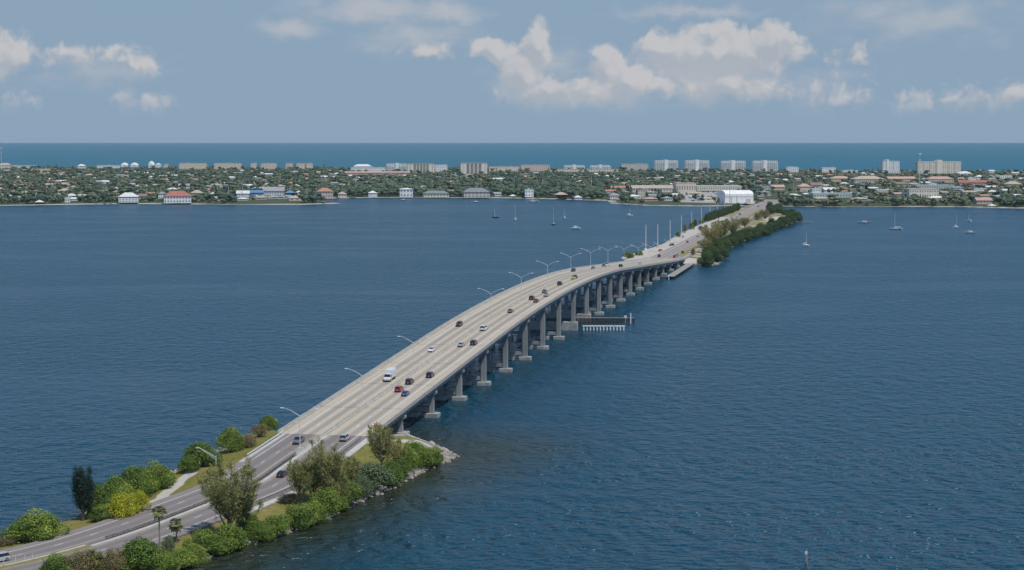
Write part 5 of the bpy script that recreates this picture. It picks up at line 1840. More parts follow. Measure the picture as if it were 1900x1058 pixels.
def building(x0, x1, yt, yb, kind, wall, roof, label, name='house', cat='house', floors=1, cols=4, depth=None, rz=0.0, group=None, roofh=None, keep=True, zg=1.9, detail=True):
    xc = (x0 + x1) / 2
    X, Y = G(xc, yb, zg)
    k = math.hypot(X, Y) / FPX
    W_, H_ = (x1 - x0) * k, (yb - yt) * k
    D_ = depth or min(max(8.0, W_ * 0.55), 26.0)
    rz = rz or 0.12
    W_ = max(W_ * 0.6, (W_ - D_ * math.sin(rz)) / math.cos(rz))
    root = empty(name, (X, Y + D_ / 2, zg - 0.1), rz)
    if keep:
        RECTS.append((x0, x1, yt, yb, Y))
    wm, rm = wallm(wall), roofm(roof)
    rh = roofh if roofh is not None else min(H_ * 0.42, 0.16 * W_ + 1.2)
    if kind in ('hip', 'gable'):
        hw = max(H_ - rh, 2.2)
        MB().box(-W_ / 2, W_ / 2, -D_ / 2, D_ / 2, 0, hw).build('wall', wm, root)
        (hip if kind == 'hip' else gable)(W_, D_, rh, 0.7).build('roof', rm, root, (0, 0, hw + 0.02))
        facade(root, W_, D_, 0.3, hw, floors, cols, side=detail)
        if detail:
            ob('door', unit_box(wallm('tan')), root, (W_ * 0.08, -D_ / 2, 1.05), 0, (1.1, 0.16, 2.1))
    elif kind == 'flat':
        MB().box(-W_ / 2, W_ / 2, -D_ / 2, D_ / 2, 0, H_ - 0.3).build('wall', wm, root)
        r_ = MB().box(-W_ / 2 - 0.25, W_ / 2 + 0.25, -D_ / 2 - 0.25, D_ / 2 + 0.25, H_ - 0.3, H_ + 0.25).build('roof', rm, root)
        for q in range(max(1, int(W_ / 25))):
            MB().box(-1.6, 1.6, -1.2, 1.2, 0.25, 1.6).build('roof_unit', wallm('grey'), r_, (random.uniform(-0.4, 0.4) * W_, random.uniform(-0.3, 0.3) * D_, H_))
        facade(root, W_, D_, 0.4, H_ - 0.5, floors, cols, side=detail)
    elif kind == 'condo':
        MB().box(-W_ / 2, W_ / 2, -D_ / 2, D_ / 2, 0, H_).build('wall', wm, root)
        rf = MB().box(-W_ / 2 - 0.4, W_ / 2 + 0.4, -D_ / 2 - 0.4, D_ / 2 + 0.4, H_, H_ + 0.8).build('roof', rm, root)
        MB().box(-W_ * 0.07, W_ * 0.07, -D_ * 0.56, D_ * 0.3, 0.2, H_ + 3.2).build('lift_tower', wm, root)
        for q in range(-5, 6):
            if q:
                MB().box(-W_ * 0.022, W_ * 0.022, -D_ / 2 - 0.3, -D_ / 2 + 3, H_ + 0.8, H_ + 2.0).build('roof_crest', wm, rf, (q * W_ * 0.09, 0, 0))
        facade(root, W_, D_, 1.0, H_ - 0.4, floors, cols, ww=0.5, hh=0.42, side=True)
        for i in range(floors):
            z = 1.0 + (H_ - 1.4) / floors * i
            for q in (-1, 1):
                a, b = sorted((q * W_ * 0.09, q * W_ * 0.48))
                MB().box(a, b, -D_ / 2 - 1.3, -D_ / 2 - 0.02, z - 0.12, z + 0.75).build('balcony', wm, root)
    elif kind == 'tower':
        MB().box(-W_ / 2, W_ / 2, -D_ / 2, D_ / 2, 0, H_).build('wall', wm, root)
        MB().box(-W_ / 2 - 0.5, W_ / 2 + 0.5, -D_ / 2 - 0.5, D_ / 2 + 0.5, H_, H_ + 1.0).build('roof', rm, root)
        n = cols
        for j in range(n):
            xx = -W_ * 0.30 + W_ * 0.60 * (j + 0.5) / n
            ob('window_bay', unit_box(M_WIN), root, (xx, -D_ / 2, H_ * 0.5), 0, (W_ * 0.60 / n * 0.72, 0.3, H_ * 0.9))
            for i in range(floors):
                ob('balcony_slab', unit_box(wm), root, (xx, -D_ / 2 - 0.25, H_ * 0.05 + H_ * 0.9 * i / floors), 0, (W_ * 0.60 / n * 0.74, 0.7, 0.45))
        for q in (-1, 1):
            for i in range(floors):
                ob('window', unit_box(M_WIN), root, (q * W_ * 0.42, -D_ / 2, H_ * 0.05 + H_ * 0.9 * (i + 0.5) / floors), 0, (W_ * 0.03, 0.16, 1.2))
    elif kind == 'slab':
        MB().box(-W_ / 2, W_ / 2, -D_ / 2, D_ / 2, 0, H_).build('wall', wm, root)
        rf = MB().box(-W_ / 2 - 0.3, W_ / 2 + 0.3, -D_ / 2 - 0.3, D_ / 2 + 0.3, H_, H_ + 0.9).build('roof', rm, root)
        tx = W_ * (0.0 if W_ > 70 else -0.2)
        MB().box(tx - W_ * 0.06, tx + W_ * 0.06, -D_ / 2 - 1.4, D_ / 2, 0, H_ + 4.5).build('lift_tower', wm, root)
        facade(root, W_, D_, 1.0, H_ - 0.4, floors, cols, ww=0.45, hh=0.42)
        for j in range(1, cols):
            if j % 3 == 0:
                MB().box(-0.5, 0.5, -0.8, 0, 0.2, H_).build('pilaster', wm, root, (-W_ / 2 + W_ * j / cols, -D_ / 2, 0))
    elif kind == 'hangar':
        n = 14
        R_ = D_ * 0.62
        prof = [(-D_ / 2, 0), (-D_ / 2, H_ * 0.72)]
        for i in range(n + 1):
            t = math.pi * i / n
            prof.append((-D_ / 2 * math.cos(t), H_ * 0.72 + H_ * 0.28 * math.sin(t)))
        prof += [(D_ / 2, 0)]
        b = MB()
        v = [(-W_ / 2, p[0], p[1]) for p in prof] + [(W_ / 2, p[0], p[1]) for p in prof]
        m_ = len(prof)
        b.add(v, [(i, (i + 1) % m_, m_ + (i + 1) % m_, m_ + i) for i in range(m_)] + [tuple(range(m_)), tuple(range(m_, 2 * m_))])
        b.build('shell', wm, root)
        for i in range(int(W_ / 5)):
            xx = -W_ / 2 + 2.5 + i * 5
            ob('seam_rib', unit_box(rm), root, (xx, -D_ / 2 - 0.02, H_ * 0.36), 0, (0.35, 0.12, H_ * 0.70))
        MB().box(-W_ / 2 - 0.1, W_ / 2 + 0.1, -D_ / 2 - 0.25, -D_ / 2, H_ * 0.5, H_ * 0.54).build('seam_line', wallm('grey'), root)
        ob('bay_door', unit_box(wallm('grey')), root, (W_ * 0.32, -D_ / 2 - 0.05, H_ * 0.17), 0, (W_ * 0.16, 0.2, H_ * 0.34))
    elif kind == 'dome':
        hw = H_ * 0.45
        MB().box(-W_ * 0.42, W_ * 0.42, -D_ / 2, D_ / 2, 0, hw).build('wall', wm, root)
        b = MB()
        n = 12
        rings = [(1.0, 0.0), (0.86, 0.35), (0.6, 0.68), (0.25, 0.93), (0.0, 1.0)]
        v, f = [], []
        for (q, zz) in rings:
            for i in range(n):
                a = 2 * math.pi * i / n
                v.append((W_ / 2 * q * math.cos(a), (D_ / 2 + 1) * q * math.sin(a), hw + (H_ - hw) * zz))
        for i in range(len(rings) - 1):
            for j in range(n):
                f.append((i * n + j, i * n + (j + 1) % n, (i + 1) * n + (j + 1) % n, (i + 1) * n + j))
        b.add(v, f).build('dome_roof', rm, root)
        facade(root, W_ * 0.84, D_, 0.4, hw, 1, cols, side=False)
    elif kind == 'canopy':
        hip(W_, D_, H_ * 0.4, 0.3).build('roof', rm, root, (0, 0, H_ * 0.62))
        for sx_ in (-1, 0, 1):
            for sy_ in (-1, 1):
                MB().cyl((sx_ * W_ * 0.44, sy_ * D_ * 0.42, -1.0), (sx_ * W_ * 0.44, sy_ * D_ * 0.42, H_ * 0.6), 0.18, 0.18, 6).build('post', M_GREYWOOD, root)
    if keep:
        LANDMARKS.append((xc, yb, label))
    tag(root, label, cat, group)
    return root


def near_landmark(x, y):
    best = min(LANDMARKS, key=lambda l: abs(l[0] - x) + 3.0 * abs(l[1] - y))
    dx, dy = x - best[0], y - best[1]
    rel = 'right of' if dx > 12 else 'left of' if dx < -12 else 'behind' if dy < 0 else 'in front of'
    return rel + ' the ' + ' '.join(best[2].split()[:5]).rstrip(',')


CONDO = 'oceanfront blocks of flats'
B = building
B(1213, 1258, 299, 317, 'condo', 'white', 'white', 'white stepped condominium block, leftmost of the four alike', 'condominium_block', 'apartment block', 7, 12, 20, group=CONDO)
B(1270, 1316, 299, 317, 'condo', 'white', 'white', 'white stepped condominium block, second of the four alike from left', 'condominium_block', 'apartment block', 7, 12, 20, group=CONDO)
B(1336, 1383, 300, 318, 'condo', 'white', 'white', 'white stepped condominium block, third of the four alike from left', 'condominium_block', 'apartment block', 7, 12, 20, group=CONDO)
B(1395, 1443, 300, 318, 'condo', 'white', 'white', 'white stepped condominium block, rightmost of the four alike', 'condominium_block', 'apartment block', 7, 12, 20, group=CONDO)
B(1151, 1203, 304, 316, 'flat', 'tan', 'tan', 'low tan flat-roofed block left of the four white condominiums', 'apartment_block', 'apartment block', 5, 16, 18, group=CONDO)
B(1045, 1085, 308, 317, 'condo', 'white', 'white', 'low white block with stepped roof, left of a pair', 'apartment_block', 'apartment block', 4, 9, 18, group=CONDO)
B(1094, 1133, 308, 317, 'condo', 'white', 'white', 'low white block with stepped roof, right of a pair', 'apartment_block', 'apartment block', 4, 9, 18, group=CONDO)
B(965, 1020, 306, 318, 'flat', 'peach', 'peach', 'peach coloured apartment block left of the white pair', 'apartment_block', 'apartment block', 5, 14, 18, group=CONDO)
B(906, 964, 309, 318, 'flat', 'cream', 'peach', 'low cream row of flats between the beige towers and the peach block', 'apartment_block', 'apartment block', 3, 16, 16, group=CONDO)
B(1020, 1150, 314, 319, 'flat', 'cream', 'tan', 'long low cream terrace in front of the white pair', 'terrace_row', 'building', 2, 26, 14, group=CONDO)
B(853, 904, 303, 323, 'tower', 'cream', 'cream' if False else 'tan', 'broad cream tower block with grey balcony bays', 'tower_block', 'apartment block', 8, 4, 22, group=CONDO)
B(755, 806, 304, 321, 'tower', 'cream', 'tan', 'cream tower block with five dark window bays', 'tower_block', 'apartment block', 8, 5, 22, group=CONDO)
B(650, 715, 311, 321, 'flat', 'white', 'white', 'long white terrace left of the dark-bayed tower', 'terrace_row', 'building', 3, 16, 16, group=CONDO)
B(716, 756, 305, 320, 'condo', 'white', 'white', 'white stepped block touching the dark-bayed tower', 'apartment_block', 'apartment block', 4, 9, 18, group=CONDO)
B(806, 830, 306, 319, 'flat', 'white', 'white', 'white block right of the dark-bayed tower', 'apartment_block', 'apartment block', 4, 6, 16, group=CONDO)
B(655, 690, 305, 314, 'hip', 'white', 'white', 'white hip-roofed hall behind the long white terrace', 'hall', 'building', 2, 8, 20, group=CONDO)
B(640, 760, 318, 324, 'gable', 'pink', 'pink', 'long low pink-roofed row before the white terrace', 'terrace_row', 'building', 1, 24, 12, group=CONDO)
for i, (a, b) in enumerate([(332, 383), (397, 448)]):
    B(a, b, 303, 314, 'flat', 'sand', 'tan', 'sand coloured four-storey beach block, %s of four in a row' % ORD[i], 'apartment_block', 'apartment block', 4, 14, 18, group=CONDO)
for i, (a, b, c, d) in enumerate([(464, 476, 483, 513), (529, 543, 549, 580)]):
    B(a, b, 303, 314, 'flat', 'sand', 'tan', 'narrow sand coloured wing of the %s beach block' % ORD[i + 2], 'apartment_block', 'apartment block', 4, 4, 18, group=CONDO)
    B(c, d, 303, 314, 'flat', 'sand', 'tan', 'sand coloured four-storey beach block, %s of four in a row' % ORD[i + 2], 'apartment_block', 'apartment block', 4, 9, 18, group=CONDO)
B(222, 238, 302, 310, 'dome', 'white', 'white', 'white dome-roofed house on the skyline, left of two', 'domed_house', 'house', 1, 5, 20)
B(240, 257, 302, 310, 'dome', 'white', 'white', 'white dome-roofed house on the skyline, right of two', 'domed_house', 'house', 1, 5, 20)
B(273, 287, 299, 311, 'dome', 'white', 'white', 'tall white dome-roofed house on the skyline', 'domed_house', 'house', 1, 5, 20)
B(287, 299, 303, 311, 'hip', 'white', 'white', 'white house joined to the tall domed one', 'skyline_house', 'house', 2, 4, 16)
B(303, 313, 305, 312, 'flat', 'sand', 'tan', 'small sand coloured block right of the domed houses', 'skyline_block', 'building', 2, 4, 16)
B(-4, 19, 303, 312, 'hip', 'cream', 'tan', 'cream hip-roofed block at the left picture edge', 'skyline_house', 'building', 3, 7, 18)
B(22, 66, 307.5, 312, 'flat', 'cream', 'white', 'low cream row on the left skyline', 'terrace_row', 'building', 1, 12, 14)
B(58, 92, 314, 321, 'flat', 'yellow', 'white', 'low yellowish row among the trees at far left', 'terrace_row', 'building', 2, 10, 14)
B(143, 158, 305, 313, 'hip', 'cream', 'white', 'small cream house with raised centre on the left skyline', 'skyline_house', 'house', 2, 4, 14)
B(180, 221, 307, 312, 'flat', 'white', 'tan', 'low white row left of the domed houses', 'terrace_row', 'building', 1, 12, 14)
B(1458, 1482, 310, 320, 'flat', 'white', 'white', 'white beach house block right of the four condominiums', 'beach_block', 'building', 3, 6, 16)
B(1524, 1551, 311, 320, 'flat', 'white', 'white', 'white beach block standing alone between two gaps of ocean', 'beach_block', 'building', 3, 7, 16)
B(1562, 1592, 316, 320, 'flat', 'white', 'white', 'low white building just right of the lone beach block', 'beach_block', 'building', 1, 7, 14)
B(1636, 1669, 300, 320, 'slab', 'white', 'white', 'white tower block left of the longest apartment slab', 'tower_block', 'apartment block', 8, 9, 20, group=CONDO)
B(1701, 1783, 301, 322, 'slab', 'cream', 'white', 'longest white apartment slab with a raised central shaft', 'apartment_slab', 'apartment block', 9, 21, 20, group=CONDO)
B(1776, 1806, 318, 325, 'dome', 'white', 'white', 'wide white domed roof below the apartment slab', 'domed_hall', 'building', 1, 6, 30)
B(1636, 1672, 317.5, 321.5, 'flat', 'white', 'white', 'low white podium under the white tower block', 'podium', 'building', 1, 8, 12)
# middle of the island
B(1540, 1582, 327, 337, 'hip', 'peach', 'peach', 'long peach-roofed villa row on the right of the town', 'villa_row', 'building', 1, 9, 26)
B(1582, 1642, 327, 340, 'hip', 'tan', 'tan', 'large tan-roofed complex beside the peach villas', 'villa_row', 'building', 1, 14, 30)
B(1646, 1700, 328, 337, 'gable', 'tan', 'peach', 'long tan apartment row under the apartment slab', 'villa_row', 'building', 2, 12, 18)
B(1720, 1770, 328, 339, 'hip', 'tan', 'pink', 'pinkish roofed villas left of the white domed roof', 'villa_row', 'building', 2, 10, 20)
B(1650, 1690, 338, 346, 'hip', 'pink', 'brown', 'brownish-pink roofed house group in the right town', 'villa_row', 'building', 1, 8, 18)
B(1778, 1852, 335, 344, 'gable', 'pink', 'red', 'long red-roofed row on the right', 'villa_row', 'building', 1, 18, 18)
B(1795, 1811, 330, 338, 'flat', 'white', 'white', 'white cube house above the red-roofed row', 'white_house', 'house', 2, 4, 12)
B(1811, 1825, 325, 334, 'hip', 'white', 'white', 'white hip-roofed house above the red-roofed row', 'white_house', 'house', 2, 4, 12)
B(1833, 1847, 325, 333, 'hip', 'white', 'grey', 'small white house with grey roof above the red-roofed row', 'white_house', 'house', 1, 4, 12)
B(1848, 1878, 326, 332, 'flat', 'white', 'white', 'low white building right of the red-roofed row', 'white_house', 'building', 1, 8, 12)
B(1866, 1896, 337, 348, 'hip', 'tan', 'tan', 'tan-roofed house at the right picture edge', 'villa_row', 'building', 1, 8, 18)
B(1697, 1772, 344, 350, 'flat', 'green', 'teal', 'long grey-green flat store behind the trees on the right', 'store', 'building', 1, 16, 30)
B(1722, 1739, 340.5, 346, 'flat', 'white', 'white', 'bright white block on top of the long grey-green store', 'store', 'building', 1, 4, 14)
B(1682, 1742, 351, 367, 'flat', 'cream', 'tan', 'big beige shopping hall on the right shore', 'shopping_hall', 'building', 2, 12, 34)
B(1624, 1656, 352, 361, 'flat', 'cream', 'white', 'cream two-storey block with dark windows on the right shore', 'store', 'building', 2, 8, 20)
B(1505, 1606, 359, 367, 'flat', 'green', 'teal', 'long pale teal roof by the right waterfront', 'boat_shed', 'building', 1, 18, 26)
B(1602, 1626, 366, 372, 'flat', 'green', 'teal', 'small pale green shed beside the long teal roof', 'boat_shed', 'building', 1, 5, 14)
B(1552, 1575, 346, 356, 'hip', 'peach', 'terracotta', 'terracotta pyramid-roofed pavilion behind the teal roof', 'pavilion', 'building', 1, 5, 20)
B(1527, 1552, 348, 358, 'gable', 'white', 'white', 'pale bluish-white roofed store left of the terracotta pavilion', 'store', 'building', 1, 6, 18)
B(1505, 1523, 350, 362, 'flat', 'white', 'white', 'white cube store at the causeway junction', 'store', 'building', 2, 5, 14)
B(1480, 1506, 341, 356, 'hip', 'peach', 'peach', 'peach hip-roofed building by the causeway junction', 'store', 'building', 2, 6, 18)
B(1503, 1526, 339, 350, 'gable', 'peach', 'brown', 'brown-roofed plaza building behind the white cube store', 'store', 'building', 1, 6, 18)
B(1430, 1456, 343, 353, 'gable', 'peach', 'peach', 'peach gabled store left of the causeway junction', 'store', 'building', 1, 6, 16)
B(1402, 1432, 345, 353, 'flat', 'grey', 'slate', 'grey flat store behind the white boat hangar', 'store', 'building', 1, 7, 18)
B(1404, 1430, 356, 362, 'flat', 'grey', 'teal', 'low grey shed right of the white boat hangar', 'boat_shed', 'building', 1, 6, 16)
B(1337, 1398, 354, 377, 'hangar', 'white', 'white', 'big white boat hangar with rounded roof by the causeway', 'boat_hangar', 'hangar', depth=48)
B(1290, 1376, 345, 354, 'flat', 'cream', 'white', 'long cream store behind the boat yard', 'store', 'building', 1, 20, 24)
B(1250, 1292, 340, 357, 'flat', 'tan', 'tan', 'beige flat hall left of the long cream store', 'store', 'building', 1, 8, 30)
B(1170, 1252, 344, 357, 'gable', 'cream', 'tan', 'long cream gabled hall behind the marina masts', 'store', 'building', 1, 14, 26)
B(1120, 1182, 345, 353, 'gable', 'peach', 'terracotta', 'long terracotta roof behind the wooded point', 'villa_row', 'building', 1, 12, 16)
B(1182, 1197, 352, 367, 'flat', 'tan', 'brown', 'narrow tan three-storey house among the marina trees', 'villa', 'house', 3, 3, 10)
# houses on the lagoon shore, left to right
B(38, 52, 354, 368, 'hip', 'yellow', 'tan', 'pale yellow house among the trees at the left shore', 'shore_house', 'house', 2, 3, 10)
B(106, 131, 350, 361, 'hip', 'cream', 'tan', 'beige wide-roofed house above the left beach', 'shore_house', 'house', 1, 5, 14)
B(108, 128, 339, 349, 'hip', 'cream', 'pink', 'cream house with pinkish roof behind the left shore', 'shore_house', 'house', 2, 4, 12)
B(119, 129, 367, 376, 'flat', 'white', 'white', 'small white cube house on the left beach', 'shore_house', 'house', 1, 2, 8)
B(218, 255, 358, 376, 'hip', 'white', 'white', 'large white three-storey house on the left beach', 'shore_house', 'house', 3, 6, 16)
B(292, 306, 356, 369, 'hip', 'white', 'grey', 'white house wing left of the red-roofed villa', 'shore_house', 'house', 2, 3, 12)
B(302, 353, 355, 377, 'hip', 'white', 'red', 'large white villa with a red roof on the left beach', 'shore_villa', 'house', 2, 9, 18)
B(352, 376, 353, 366, 'hip', 'grey', 'tan', 'grey house with tan roof right of the red-roofed villa', 'shore_house', 'house', 2, 5, 14)
B(330, 352, 341, 350, 'gable', 'white', 'grey', 'grey-white roofed house behind the red-roofed villa', 'shore_house', 'house', 1, 4, 12)
B(255, 272, 360, 372, 'gable', 'tan', 'brown', 'brown low house between the two white shore houses', 'shore_house', 'house', 1, 4, 12)
B(462, 488, 353, 364, 'gable', 'blue', 'blue', 'blue-roofed boat shed of the boatyard', 'boat_shed', 'building', 1, 6, 18)
B(487, 527, 347, 366, 'gable', 'grey', 'grey', 'grey workshop of the boatyard between two blue roofs', 'boat_shed', 'building', 2, 8, 18)
B(527, 546, 353, 366, 'canopy', 'blue', 'blue', 'bright blue canopy at the right end of the boatyard', 'boat_canopy', 'canopy', depth=16)
B(437, 462, 354, 366, 'gable', 'white', 'white', 'white boat shed left of the blue-roofed shed', 'boat_shed', 'building', 1, 6, 16)
B(586, 618, 349, 367, 'hip', 'pink', 'terracotta', 'pink house with terracotta gables at the water', 'shore_villa', 'house', 2, 6, 16)
B(626, 643, 356, 366, 'hip', 'cream', 'tan', 'small cream boathouse right of the pink house', 'shore_house', 'house', 1, 3, 10)
B(682, 700, 354, 366, 'hip', 'white', 'white', 'small white two-storey house at the water', 'shore_house', 'house', 2, 4, 12)
B(740, 766, 349, 366, 'hip', 'white', 'white', 'white pavilion house with arched openings at the water', 'shore_villa', 'house', 2, 4, 14, roofh=1.8)
B(784, 833, 354, 366, 'hip', 'yellow', 'slate', 'long low pale yellow ranch house by the lawn', 'shore_house', 'house', 1, 8, 14)
B(858, 909, 349, 367, 'hip', 'tan', 'slate', 'wide tan mansion with slate hip roof and arches', 'shore_villa', 'house', 2, 7, 18)
B(945, 958, 361, 368, 'canopy', 'white', 'white', 'small white boathouse canopy right of the tan mansion', 'boat_canopy', 'canopy', depth=10)
B(973, 990, 352, 366, 'flat', 'white', 'white', 'white cube house with a stair tower at the water', 'shore_house', 'house', 2, 3, 10)
B(1028, 1054, 357, 368, 'canopy', 'tan', 'tan', 'open tan-roofed pavilion at the wooded shore', 'pavilion', 'pavilion', depth=14)
B(1065, 1080, 363, 371, 'hip', 'white', 'white', 'little white boathouse left of the covered boat', 'shore_house', 'house', 1, 3, 8)
B(1130, 1150, 358, 370, 'hip', 'cream', 'grey', 'cream porch house at the base of the sandy point', 'shore_house', 'house', 1, 4, 12)
B(1810, 1841, 367, 379, 'gable', 'pink', 'pink', 'pink-roofed house at the right shore', 'shore_house', 'house', 1, 5, 14)
B(1835, 1849, 379, 386, 'canopy', 'white', 'white', 'white-roofed boathouse canopy at the right shore', 'boat_canopy', 'canopy', depth=10)
B(1806, 1826, 350, 355, 'flat', 'white', 'white', 'low white roof among the trees above the pink house', 'white_house', 'building', 1, 5, 10)
B(64, 80, 372, 380, 'canopy', 'white', 'white', 'white canopy over the water at the far left shore', 'boat_canopy', 'canopy', depth=8)

# generic houses half hidden among the trees
r = random.Random(5)
HS = [('white', 'white', 'small white house with white roof among the island trees'), ('cream', 'tan', 'small cream house with tan roof among the island trees'), ('white', 'grey', 'small white house with grey roof among the island trees'),
      ('cream', 'terracotta', 'small cream house with terracotta roof among the island trees'), ('tan', 'brown', 'small tan house with brown roof among the island trees'), ('pink', 'pink', 'small pinkish house with pink roof among the island trees')]
def clear_of_buildings(x, y):
    return all(not (a - 4 < x < b + 4 and t - 2 < y < c + 2) for (a, b, t, c, Y) in RECTS + HOUSES)


n_h = 0
HOUSES = []
ROAD_CLEAR = lambda x, y: abs(x - (1425 + (378 - y) * 1.6)) < 14
for _ in range(3000):
    if n_h >= 285:
        break
    x = r.uniform(-10, 1910)
    y = 318 + 56 * r.random() ** 1.1
    right = x > 1250
    if not right and 560 < x < 1120 and y > 338 and r.random() < 0.9:
        continue
    if x < 560 and r.random() < 0.25:
        continue
    if not clear_of_buildings(x, y - 3) or ROAD_CLEAR(x, y):
        continue
    Xg, Yg = G(x, y, 1.9)
    if not inside(np.array([[Xg, Yg - 25]]), ISL)[0]:
        continue
    k = Yg / FPX
    w = r.uniform(11, 26) / k
    h = r.uniform(4.2, 6.2) / k
    st_ = r.choices(HS, [8, 5, 4, 1.6, 0.8, 1.0])[0]
    building(x - w / 2, x + w / 2, y - h, y, 'hip' if r.random() < 0.6 else 'gable', st_[0], st_[1], '%s-walled house with %s roof %s' % (st_[0], st_[1], near_landmark(x, y)), 'town_house', 'house', 1, r.choice((2, 3, 4)), r.uniform(9, 15), rz=r.uniform(0.0, 0.7), keep=False, group='small houses among the island trees', detail=False)
    HOUSES.append((x - w / 2, x + w / 2, y - h, y, Yg))
    n_h += 1

# ------------------------------------------------------------------ boatyard and parking: rows of small white boats and cars
lot_pts = PX([(1262, 375.5), (1340, 377.5), (1400, 379), (1404, 370), (1342, 356), (1262, 356)], 2.0)
lot = ob('boat_yard_lot', mesh_np('boat_yard_lot', [(x, y, 2.16) for x, y in lot_pts], [tuple(range(6))], mat('lot_paving', (0.42, 0.39, 0.36), (0.30, 0.285, 0.27), 0.05, 0.9, coords='World')))
lot['kind'] = 'structure'
PARK = 'vehicles and boats standing in the yards by the causeway'
yard = [(1268 + 4.6 * i + r.uniform(-1, 1), 357.5 + 3.2 * j + r.uniform(-0.6, 0.6)) for j in range(6) for i in range(15)]
yard += [(1340 + 7 * i, 379 + r.uniform(-0.5, 0.5)) for i in range(8)] + [(1385 + 6 * i, 366 + r.uniform(-3, 3)) for i in range(8)]
first = {}
for i, (x, y) in enumerate(yard):
    if not clear_of_buildings(x, y):
        continue
    Xg, Yg = G(x, y, 1.9)
    colr = r.choice(['white', 'white', 'silver', 'white', 'grey', 'blue', 'red', 'tan'])
    kind = r.choice(['suv', 'sedan', 'van'])
    lab = '%s %s parked in the yard beside the white boat hangar' % (colr, {'suv': 'utility car', 'sedan': 'saloon car', 'van': 'van'}[kind])
    rzz = r.uniform(0, 0.4)
    vehicle(kind, colr, lab, xyz=(Xg, Yg, 2.18), rz=1.4 + rzz, detail=False, group=lab + 's')
    RECTS.append((x - 2, x + 2, y - 2, y + 1, Yg))
for i in range(18):
    x, y = 440 + r.uniform(0, 110), 366.5 + r.uniform(-0.5, 2.0)
    Xg, Yg = G(x, y, 0.5)
    root = empty('yard_boat', (Xg, Yg, 1.2), r.uniform(0.8, 2.2))
    ob('hull', cm(('yard_hull', 1), lambda: hull_mesh(10, 3.2, 1.6, M_HULLW)), root)
    MB().box(-1.1, 1.1, -2.2, 1.4, 1.4, 2.8).build('cabin', M_HULLW, root)
    tag(root, 'white boat laid up along the boatyard quay', 'boat', 'white boats laid up along the boatyard quay')
    RECTS.append((x - 5, x + 5, y - 4, y + 1, Yg))
for i in range(20):
    x, y = r.choice([(1175 + r.uniform(0, 90), 368 + r.uniform(-2, 3)), (1205 + r.uniform(0, 55), 366 + r.uniform(-2, 2))])
    Xg, Yg = G(x, y, 0.5)
    root = empty('yard_sailboat', (Xg, Yg, 1.2), r.uniform(0, 3))
    ob('hull', cm(('yard_hull', 1), lambda: hull_mesh(10, 3.2, 1.6, M_HULLW)), root)
    MB().cyl((0, 0.8, 1.0), (0, 0.8, r.uniform(11, 17)), 0.17, 0.12, 6).build('mast', M_ALU, root)
    tag(root, 'white sailboat with bare mast laid up in the marina behind the sandy beach', 'sailboat', 'white sailboats laid up in the marina behind the sandy beach')

# masts and poles that stand above the trees
for i, (x, yb, yt, lab) in enumerate([
        (1706, 346, 285, 'very tall pale communication tower in front of the apartment slab'), (3, 322, 274, 'tall lattice mast at the left picture edge'),
        (1524, 361, 338, 'tall white pole beside the white cube store'), (1603, 362, 341, 'tall white pole with a cross arm behind the teal roof'), (1686, 358, 343, 'white pole behind the beige shopping hall'),
        (1860, 360, 345, 'white pole among the trees on the far right'), (1192, 350, 330, 'pale pole above the terracotta roof'), (1007, 348, 331, 'white pole above the woods behind the ketch'),
        (1097, 350, 329, 'white pole above the woods left of the terracotta roof'), (973, 347, 336, 'short white pole above the woods behind the white cube house'), (947, 346, 336, 'short white pole above the woods behind the boathouse'),
        (403, 362, 338, 'white mast above the left boatyard'), (450, 366, 336, 'pale mast beside the blue boat shed'), (424, 366, 345, 'thin mast left of the boatyard'), (1286, 356, 330, 'pale pole behind the boat yard'),
        (1354, 378, 340, 'pale pole in front of the boat hangar'), (1393, 350, 332, 'pole behind the boat hangar'), (1430, 356, 334, 'pole by the peach gabled store'), (1472, 362, 334, 'pole at the causeway junction')]):
    X, Y = G(x, yb, 1.9)
    h = (yb - yt) * Y / FPX
    root = empty('pole_mast', (X, Y, 1.8))
    wdt = 0.9 if h > 60 else 0.42
    if i < 2:
        for q in range(3):
            a = 2 * math.pi * q / 3
            MB().cyl((wdt * math.cos(a), wdt * math.sin(a), 0), (wdt * 0.5 * math.cos(a), wdt * 0.5 * math.sin(a), h), 0.18, 0.12, 5).build('tower_leg', M_PLASTER, root)
        n = int(h / 3)
        for q in range(n):
            z = h * q / n
            sc_ = wdt * (1 - 0.5 * q / n)
            MB().tube([(sc_ * math.cos(t), sc_ * math.sin(t), z + zz) for t, zz in ((0, 0), (2.094, h / n * 0.33), (4.189, h / n * 0.66), (6.283, h / n))], 0.07, 4).build('lattice_brace', M_PLASTER, root)
        MB().box(-2.6, 2.6, -1.0, 1.0, h - 1.6, h).build('antenna_head', M_PLASTER, root)
        MB().box(-1.1, 1.1, -0.8, 0.8, h * 0.78, h * 0.78 + 2.4).build('antenna_panel', M_PLASTER, root)
    else:
        MB().cyl((0, 0, 0), (0, 0, h), wdt, wdt * 0.7, 8).build('shaft', M_PLASTER if 'white' in lab else M_POLEC, root)
        if 'cross arm' in lab:
            MB().box(-5, 3, -0.3, 0.3, h - 0.6, h).build('cross_arm', M_PLASTER, root)
    tag(root, lab, 'mast' if 'mast' in lab or 'tower' in lab else 'pole')
    RECTS.append((x - 1.2, x + 1.2, yt, yb - 8, Y))

